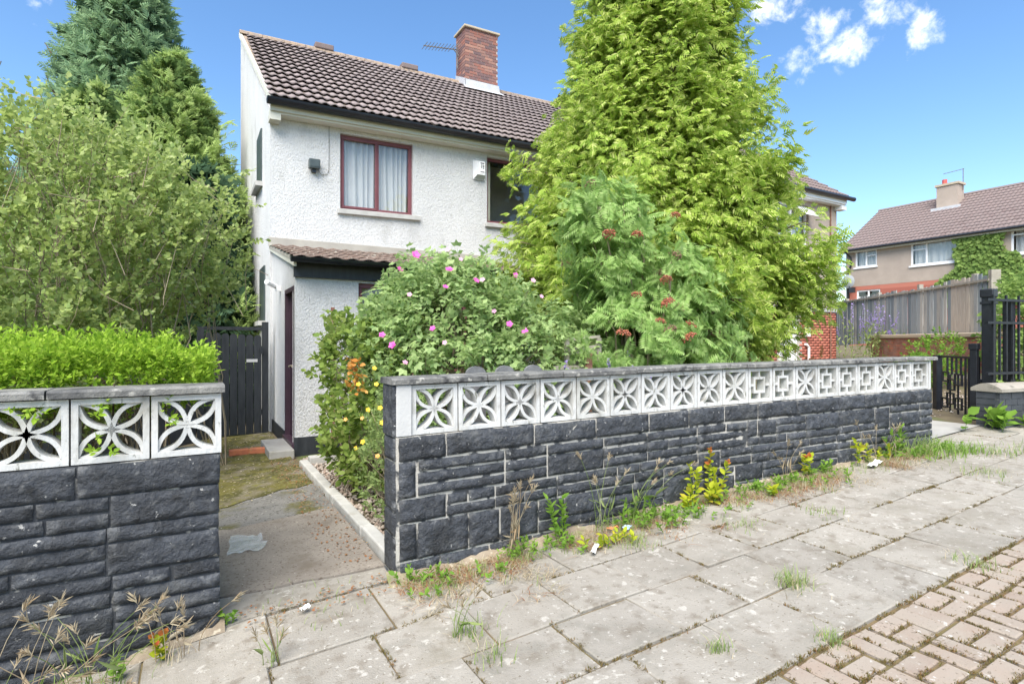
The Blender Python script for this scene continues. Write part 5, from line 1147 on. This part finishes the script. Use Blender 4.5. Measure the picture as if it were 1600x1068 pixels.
stk = MB().box(1.46, 1.50, 6.9, 6.93, .0, 1.82).build('rusty_stake', 'rust'); tag(stk, 'rusty upright stake against the white porch wall', 'stake')

# gravel in the bed beside the kerb
O = np.array([(1, 0, 0), (0, 1, 0), (-1, 0, 0), (0, -1, 0), (0, 0, .7), (0, 0, -.7)]); F_ = np.array([(0, 1, 4), (1, 2, 4), (2, 3, 4), (3, 0, 4), (1, 0, 5), (2, 1, 5), (3, 2, 5), (0, 3, 5)]); V = []; Fq = []
def pebbles(n, x0, x1, y0, y1, r0, r1):
    for i in range(n):
        x, y = RNG.uniform(x0, x1), RNG.uniform(y0, y1); r_ = RNG.uniform(r0, r1); a = RNG.uniform(0, 3); M_ = np.array(Matrix.Rotation(a, 3, 'Z')); Fq.append(F_ + 6 * len(V)); V.append((O * r_ * RNG.uniform(.7, 1.3, (1, 3))) @ M_.T + (x, y, gz(x) - .02 + r_ * .3))
pebbles(3000, 1.13, 2.1, 3.32, 6.9, .012, .030); pebbles(1100, 8.4, 12, 3.7, 6, .010, .024)
tag(link('gravel', np_mesh('gravel', np.concatenate(V), np.concatenate(Fq), 'gravel')), 'loose pinkish gravel in the bed beside the white kerb', 'gravel', kind='stuff')

# earth washed up along the foot of the walls
def earth(x0, x1, reach, name):
    n = int((x1 - x0) / .06); V = []; Fq = []
    for i in range(n + 1):
        x = x0 + (x1 - x0) * i / n; r_ = reach * max(.12, .55 + .9 * fnoise(x * 2.1, 3, 0) + .4 * fnoise(x * 7, 3, 1))
        for j in range(5): t = j / 4; V.append((x, WY + wy_shift(x) + .01 - r_ * t, gz(x) + .004 + (.045 * (1 - t) ** 1.6 + .012 * fnoise(x * 9, t * 4, 2) * (1 - t)) - .012 * (t == 1)))
    for i in range(n):
        for j in range(4): a = i * 5 + j; Fq.append((a, a + 5, a + 6, a + 1))
    tag(link(name, np_mesh(name, V, Fq, 'earth', True)), kind='structure')
earth(.96, 6.88, .17, 'earth_strip'); earth(-3.2, .14, .10, 'earth_strip')
# ------------------------------------------------------------------ weeds, grasses, moss and litter
def blades(P, n, h, spread, wid=.004, curl=.5, k=4):
    """curved grass blades around points P: returns verts, quads"""
    V = []; Fq = []; o = 0
    for p in P:
        for _ in range(n):
            a = RNG.uniform(0, 6.28); hh = h * RNG.uniform(.45, 1.1); c = curl * RNG.uniform(.3, 1.3); d = np.array([math.cos(a), math.sin(a), 0]); s = np.array([-math.sin(a), math.cos(a), 0]); b = np.array(p) + RNG.normal(size=3) * (spread, spread, 0)
            for j in range(k):
                t = j / (k - 1); q = b + np.array([0, 0, hh * (t - .35 * c * t * t)]) + d * hh * c * t * t; w = wid * (1 - t * .85); V += [q - s * w, q + s * w]
                if j: Fq.append((o + 2 * j - 2, o + 2 * j - 1, o + 2 * j + 1, o + 2 * j))
            o += 2 * k
    return np.array(V), np.array(Fq)
def tuft(label, x, y, n, h, spread, m='lf_grass', wid=.0028, curl=.6, name='grass_tuft', m2=None):
    if y > 2.5 and x < 7.2: y += wy_shift(x)
    t = thing(name, label, 'grass', (x, y, gz(x)), None); V, Fq = blades([(x, y, gz(x) - .004)], n, h, spread, wid, curl); tag(link('blades', np_mesh('blades', V - np.array(t.location), Fq, m), None, t), kind='stuff')
    if m2: V, Fq = blades([(x, y, gz(x) - .004)], n // 2, h * .7, spread * 1.3, wid, curl * 1.3); tag(link('dry_blades', np_mesh('dry_blades', V - np.array(t.location), Fq, m2), None, t), kind='stuff')
    return t
for lab, x, y, n, h, s in [('green grass tuft in a slab joint near the middle of the pavement', 2.77, 1.81, 120, .10, .045), ('small grass tuft at the corner of the block paving', 2.41, 1.40, 70, .06, .03), ('small tuft at the bottom edge of the picture', 1.96, 1.62, 40, .08, .025),
                           ('low grass growing at the far joint of the block paving', 3.80, 1.40, 90, .07, .06), ('grass tuft beyond the end of the wall on the far slabs', 5.94, 2.10, 90, .09, .10), ('flat grass patch in the joint before the wall foot', 3.98, 2.36, 60, .06, .08), ('grass patch on the joint below the yellow weeds', 3.30, 2.50, 50, .07, .07), ('thin grass tuft near the bright leafy weed', 2.45, 2.70, 60, .10, .07),
                           ('grass growing from the joint right of the tall wall corner', 1.13, 2.35, 30, .12, .04), ('faint grass on the slabs low in the middle', 1.12, 2.12, 36, .09, .04), ('sparse grass beside the gate gap at the wall corner', 1.12, 2.98, 30, .07, .05), ('grass fringe along the threshold of the path', .62, 3.02, 50, .06, .14), ('grass at the far right slab edge', 7.3, 2.2, 70, .10, .12)]:
    tuft(lab, x, y, n, h, s, 'lf_grass', .0025, .7, m2='lf_dry')
tuft('thick green grass at the far end of the right wall', 6.45, 2.93, 170, .22, .16, 'lf_grass', .004, .6, m2='lf_weed'); tuft('grass clump at the foot of the wall near its far corner', 6.72, 2.80, 120, .16, .10, 'lf_weed', .004, .7, m2='lf_grass'); tuft('grass tuft on the slabs beyond the wall corner', 6.9, 2.55, 80, .12, .10, 'lf_grass', .0035, .7, m2='lf_dry')
def wild_barley(label, x, y, n, h, spread, dry=True, bow=.35, head=True, direction=None):
    if y > 2.5 and x < 7.2: y += wy_shift(x)
    t = thing('wild_barley', label, 'grass', (x, y, gz(x))); paths = []; tips = []; dirs = []
    for i in range(n):
        a = RNG.uniform(0, 6.28) if direction is None else direction + RNG.normal() * .8; hh = h * RNG.uniform(.6, 1.1); c = bow * RNG.uniform(.2, 1.2); b = np.array([x + RNG.normal() * spread, y + RNG.normal() * spread * .4, gz(x)]); P = [b + np.array([math.cos(a) * hh * c * u * u, math.sin(a) * hh * c * u * u * .6, hh * (u - .22 * c * u ** 3)]) for u in np.linspace(0, 1, 6)]
        paths.append(np.array(P)); tips.append(P[-1]); dirs.append(unit((P[-1] - P[-2])[None])[0])
    twigs('stalks', t, paths, .0026, .0013, 'lf_dry' if dry else 'lf_grass'); tips, dirs = np.array(tips), np.array(dirs)
    if head:
        A = np.repeat(tips, 2, 0); Dn = np.repeat(dirs, 2, 0); P, D, Nn, S = on_shoots(A, Dn, np.full(len(A), .045), 7, .042, .33, 0, .9, 0); leaf_obj('heads', t, P, D, Nn, S, T_leaf(.10), 'lf_dry')
    A = np.array([p[2] for p in paths]); leaf_obj('blades', t, A, rdir(n) + UPV * .4, rdir(n), RNG.uniform(.06, .15, n), T_leaf(.07, .05, .35), 'lf_dry' if dry else 'lf_grass'); V, Fq = blades([(x, y, gz(x))], n * 3, h * .4, spread * 1.2, .0022, .9); tag(link('base_blades', np_mesh('base_blades', V - np.array(t.location), Fq, 'lf_dry' if dry else 'lf_grass'), None, t), kind='stuff')
    return t
wild_barley('dry straw coloured wild barley clump against the right wall', 1.76, 3.02, 12, .42, .03, True, .35)
wild_barley('thin green grass stalks rising in front of the right wall', 2.45, 3.0, 6, .50, .06, False, .35); wild_barley('grass stalks leaning right before the middle of the right wall', 2.75, 3.0, 6, .42, .06, False, .9, direction=.1)
wild_barley('dry thin stalks by the wall right of the yellow weeds', 4.35, 3.0, 5, .34, .08, True, .5); wild_barley('wispy stalks standing near the far end of the right wall', 5.75, 3.0, 9, .36, .14, True, .5)
wild_barley('pale wild barley clump at the foot of the left wall', -.33, 2.86, 13, .40, .09, False, .75); wild_barley('dry wild barley leaning over at the bottom left corner', -.52, 2.72, 10, .46, .09, True, .8); wild_barley('thin pinkish grass heads before the left wall near the path', -.06, 2.95, 6, .26, .05, True, .5)
wild_barley('low bleached grass sprawling at the left picture edge', -.66, 2.84, 16, .26, .10, False, 1.3)
wild_barley('small barley heads growing between slabs near the path', 1.10, 2.36, 5, .17, .03, False, .6); wild_barley('small grass stalk on the slabs left of the middle', .30, 2.62, 4, .13, .02, False, .4)
def leafy(label, x, y, n, h, ls, m, k=9, wide=.5, tip=None, spread=.03, lean=(0, 0), name='leafy_weed', pairs=False):
    if y > 2.5 and x < 7.2: y += wy_shift(x)
    t = thing(name, label, 'weed', (x, y, gz(x))); A = np.stack([x + RNG.normal(0, spread, n), y + RNG.normal(0, spread * .5, n), np.full(n, gz(x))], 1); Dn = unit(np.stack([lean[0] + RNG.normal(0, .22, n), lean[1] + RNG.normal(0, .12, n), np.ones(n)], 1)); L = h * RNG.uniform(.65, 1.05, n)
    twigs('stems', t, [np.stack([A[i], A[i] + Dn[i] * L[i] * .5, A[i] + Dn[i] * L[i]]) for i in range(n)], .0035, .0018, 'lf_weed')
    leaf_obj('leaves', t, *on_shoots(A, Dn, L, k, ls, .85, .0, .3, .15), T_leaf(wide), m)
    if tip: leaf_obj('tips', t, *on_shoots(A + Dn * (L * .92)[:, None], Dn, L * .12, 4, ls * .7, .8, .2, .5), T_leaf(wide), tip)
    return t
leafy('bright green leafy weed against the right wall beside the barley', 2.13, 3.0, 4, .30, .055, 'lf_weed', 14, .55, spread=.03)
leafy('tall yellow green weed with red tips before the middle of the right wall', 3.62, 3.02, 3, .42, .058, 'lf_yellow_weed', 16, .75, 'lf_red_tip', .05, (.12, 0)); leafy('yellow leaved weed standing just left of the red tipped weed', 3.42, 3.0, 3, .32, .055, 'lf_yellow_weed', 15, .75, None, .03); leafy('low yellow sprig at the foot of the yellow weeds', 3.28, 2.98, 3, .12, .06, 'lf_yellow_weed', 6, .8, None, .03, (-.6, 0)); leafy('short yellow leaved seedling lying between the two yellow weeds', 3.52, 2.95, 5, .16, .065, 'lf_yellow_weed', 8, .8)
leafy('single yellow weed in front of the wall right of the middle', 4.72, 3.03, 2, .24, .06, 'lf_yellow_weed', 10, .8, 'lf_red_tip'); leafy('yellow weed second along the right wall from the red tipped one', 5.45, 3.02, 2, .26, .06, 'lf_yellow_weed', 10, .8); leafy('yellowish seedling lying on the slabs before the wall', 4.0, 2.80, 3, .09, .06, 'lf_yellow_weed', 5, .8)
leafy('spreading yellow green weed low on the wall past the second yellow weed', 5.75, 3.0, 5, .15, .05, 'lf_yellow_weed', 9, .6, None, .10); leafy('small green rosette weed at the wall foot', 4.95, 3.0, 6, .11, .05, 'lf_weed', 7, .5, None, .04); leafy('tall green weed near the far end of the right wall', 6.28, 3.03, 4, .34, .06, 'lf_weed', 13, .5, None, .06); leafy('leafy green weed just left of the tall far weed', 6.0, 3.02, 4, .22, .06, 'lf_weed', 10, .6, None, .05)
leafy('dull green bushy weed at the foot of the wall right of the barley', 2.72, 2.98, 7, .17, .05, 'lf_weed', 9, .6, None, .10); leafy('pale green weed lying over the slabs below the leafy weed', 2.3, 2.78, 8, .08, .055, 'lf_yellow_weed', 6, .5, None, .10); leafy('green weed mat on the slabs beneath the bushy weed', 2.85, 2.80, 9, .08, .045, 'lf_weed', 7, .6, None, .12)
leafy('small yellow green plant with an orange tip at the left wall foot', -.12, 2.98, 3, .11, .038, 'lf_yellow_weed', 9, .9, 'lf_red_tip', .012); leafy('tiny bright weed next to the left wall foot', -.28, 2.96, 3, .07, .032, 'lf_weed', 6, .8); leafy('small weed at the end of the left wall beside the path', .17, 3.12, 3, .09, .032, 'lf_weed', 6, .9); leafy('small green seedling at the corner foot of the right wall', 1.06, 2.99, 3, .10, .04, 'lf_weed', 6, .6)
leafy('broad leaved green weed by the black brick wall', 8.2, 2.85, 7, .26, .13, 'lf_weed', 7, .75, None, .12, (-.2, -.2)); leafy('second smaller green weed further along the black brick wall', 8.75, 2.62, 5, .16, .10, 'lf_weed', 6, .7, None, .10); leafy('leafy weed inside the iron gate', 9.6, 4.6, 8, .30, .10, 'lf_weed', 9, .6, None, .15); leafy('small red flowered weed among the dry grass before the wall', 3.22, 2.82, 3, .09, .03, 'lf_weed', 6, .5, 'lf_red_tip')
# dry matted grass, dead leaves and moss: masses nobody could count
n = 420; x = RNG.uniform(1.0, 6.9, n); d = np.abs(RNG.normal(size=n)) * .13 + .01; ok = np.array([fnoise(a * 1.6, b_ * 3, 5) > -.02 for a, b_ in zip(x, d)]); x, d = x[ok], d[ok]
A = np.stack([x, 3.06 - d + np.array([wy_shift(a) for a in x]), np.array([gz(a) for a in x]) + .005], 1); Dn = unit(np.stack([RNG.normal(0, .5, len(x)), RNG.normal(-.2, .5, len(x)), np.ones(len(x))], 1))
P, D, Nn, S = on_shoots(A, Dn, RNG.uniform(.03, .10, len(x)), 7, .034, .85, .0, .4, .1); tag(link('low_weeds', leaf_mesh('low_weeds', P, D, Nn, S, T_leaf(.5), 'lf_weed')), 'low green weeds creeping along the foot of the right wall', 'weeds', kind='stuff')
V, Fq = blades([(q_, 3.0 - abs(RNG.normal()) * .14 + wy_shift(q_), 0) for q_ in RNG.uniform(1.0, 6.9, 150)], 9, .075, .03, .0018, .8); V[:, 2] += np.array([gz(v) for v in V[:, 0]]); tag(link('thin_grass', np_mesh('thin_grass', V, Fq, 'lf_grass')), 'thin green grass mixed into the weeds along the right wall', 'grass', kind='stuff')
pts = []
for _ in range(520):
    x = RNG.uniform(1.0, 6.8); d = abs(RNG.normal()) * .16; pts.append((x, 3.05 + wy_shift(x) - d * (1 + .5 * fnoise(x * 2, 0, 0)), gz(x)))
pts = [p for p in pts if fnoise(p[0] * 2.3, p[1] * 2.3, 7) > -.15]
V, Fq = blades(pts, 14, .06, .05, .0022, 2.0); tag(link('dry_grass', np_mesh('dry_grass', V, Fq, 'lf_dry')), 'matted straw coloured dry grass along the foot of the right wall', 'grass', kind='stuff')
pts = [p for p in pts if fnoise(p[0] * 1.9, p[1] * 3, 2) > .02]; V, Fq = blades(pts, 12, .05, .05, .003, 2.2); tag(link('dead_leaves', np_mesh('dead_leaves', V, Fq, 'lf_dry_red')), 'rusty brown dead leaves lying in the dry grass by the wall', 'leaves', kind='stuff')
mp = []
for r_, (ya, yb, off, w) in enumerate(rows[:5]):
    for _ in range(420):
        x = RNG.uniform(-.6, 8); 
        if fnoise(x * 1.3, yb * 5, 3) > .02: mp.append((x, yb + RNG.normal() * .006, gz(x) - .004))
    x = -3.6 + off
    while x < 8:
        if x > -.6 and fnoise(x * 3, ya * 4, 9) > -.05: mp += [(x + RNG.normal() * .006, RNG.uniform(ya, yb), gz(x) - .004) for _ in range(14)]
        x += w
for _ in range(120): mp.append((RNG.uniform(2.0, 5), 1.39 + RNG.normal() * .006, 0.))
for i in range(26):
    for j in range(7):
        bx, by = 2.04 + i * .205, 1.385 - (j + 1) * .205
        if fnoise(bx * 2, by * 2, 6) < -.25: continue
        for _ in range(9):
            t_ = RNG.uniform(0, .205); mp += [(bx + t_, by + RNG.normal() * .004, 0), (bx + RNG.normal() * .004, by + t_, 0)]
            mp.append((bx + t_, by + .1025 + RNG.normal() * .003, 0) if (i + j) % 2 else (bx + .1025 + RNG.normal() * .003, by + t_, 0))
mp = [(x, y, gz(x) - .004) for x, y, z in mp]; V, Fq = blades(mp, 8, .016, .008, .0022, 1.0, 3); tag(link('moss', np_mesh('moss', V, Fq, 'lf_moss')), 'brown and green moss growing in the paving joints', 'moss', kind='stuff')
V = []; Fq = []
def leaflets(n, box, s, m, name, lab):
    x = RNG.uniform(box[0], box[1], n); y = RNG.uniform(box[2], box[3], n); P = np.stack([x, y, np.array([gz(a) for a in x]) + .018], 1); D = rdir(n) * (1, 1, .15); tag(link(name, leaf_mesh(name, P, D, UPV + .25 * RNG.normal(size=(n, 3)), s * RNG.uniform(.5, 1.2, n), T_leaf(.7, .2, .1), m)), lab, 'debris', kind='stuff')
leaflets(420, (.75, 1.04, 3.4, 7.0), .022, 'lf_dry_red', 'leaf_litter', 'brown leaf litter gathered along the white kerb'); leaflets(200, (.12, 1.0, 5.2, 8.8), .022, 'lf_dry', 'leaf_debris', 'pale leaf debris scattered on the mossy path'); leaflets(200, (.2, 1.6, 2.95, 3.2), .02, 'lf_dry_red', 'threshold_litter', 'dead leaves caught along the path threshold')
def scrap(label, x, y, w, h, m, rz=0.):
    V = []; n = 5
    for j in range(n + 1):
        for i in range(n + 1): u, v = i / n - .5, j / n - .5; a, b_ = u * w, v * h; xx, yy = x + a * math.cos(rz) - b_ * math.sin(rz), y + a * math.sin(rz) + b_ * math.cos(rz); V.append((xx, yy, gz(xx) + .03 + .022 * fnoise(u * 4 + x * 9, v * 4, y * 7)))
    Fq = [(j * (n + 1) + i, j * (n + 1) + i + 1, (j + 1) * (n + 1) + i + 1, (j + 1) * (n + 1) + i) for j in range(n) for i in range(n)]; tag(link('litter', np_mesh('litter', V, Fq, m, True)), label, 'litter')
scrap('crumpled pale blue wrapper in the weeds before the right wall', 2.58, 2.90, .07, .05, 'litter_blue', .3); scrap('crumpled reddish wrapper beside the blue one', 2.50, 2.95, .08, .04, 'litter_rust', -.4); scrap('white paper scrap among the weeds at the wall foot', 5.55, 2.80, .26, .07, 'litter_white', .2); scrap('thin white plastic strip on the slabs below the leafy weed', 2.18, 2.74, .16, .03, 'litter_white', .7); scrap('small white scrap at the path threshold', .50, 3.0, .05, .035, 'litter_white', .5)
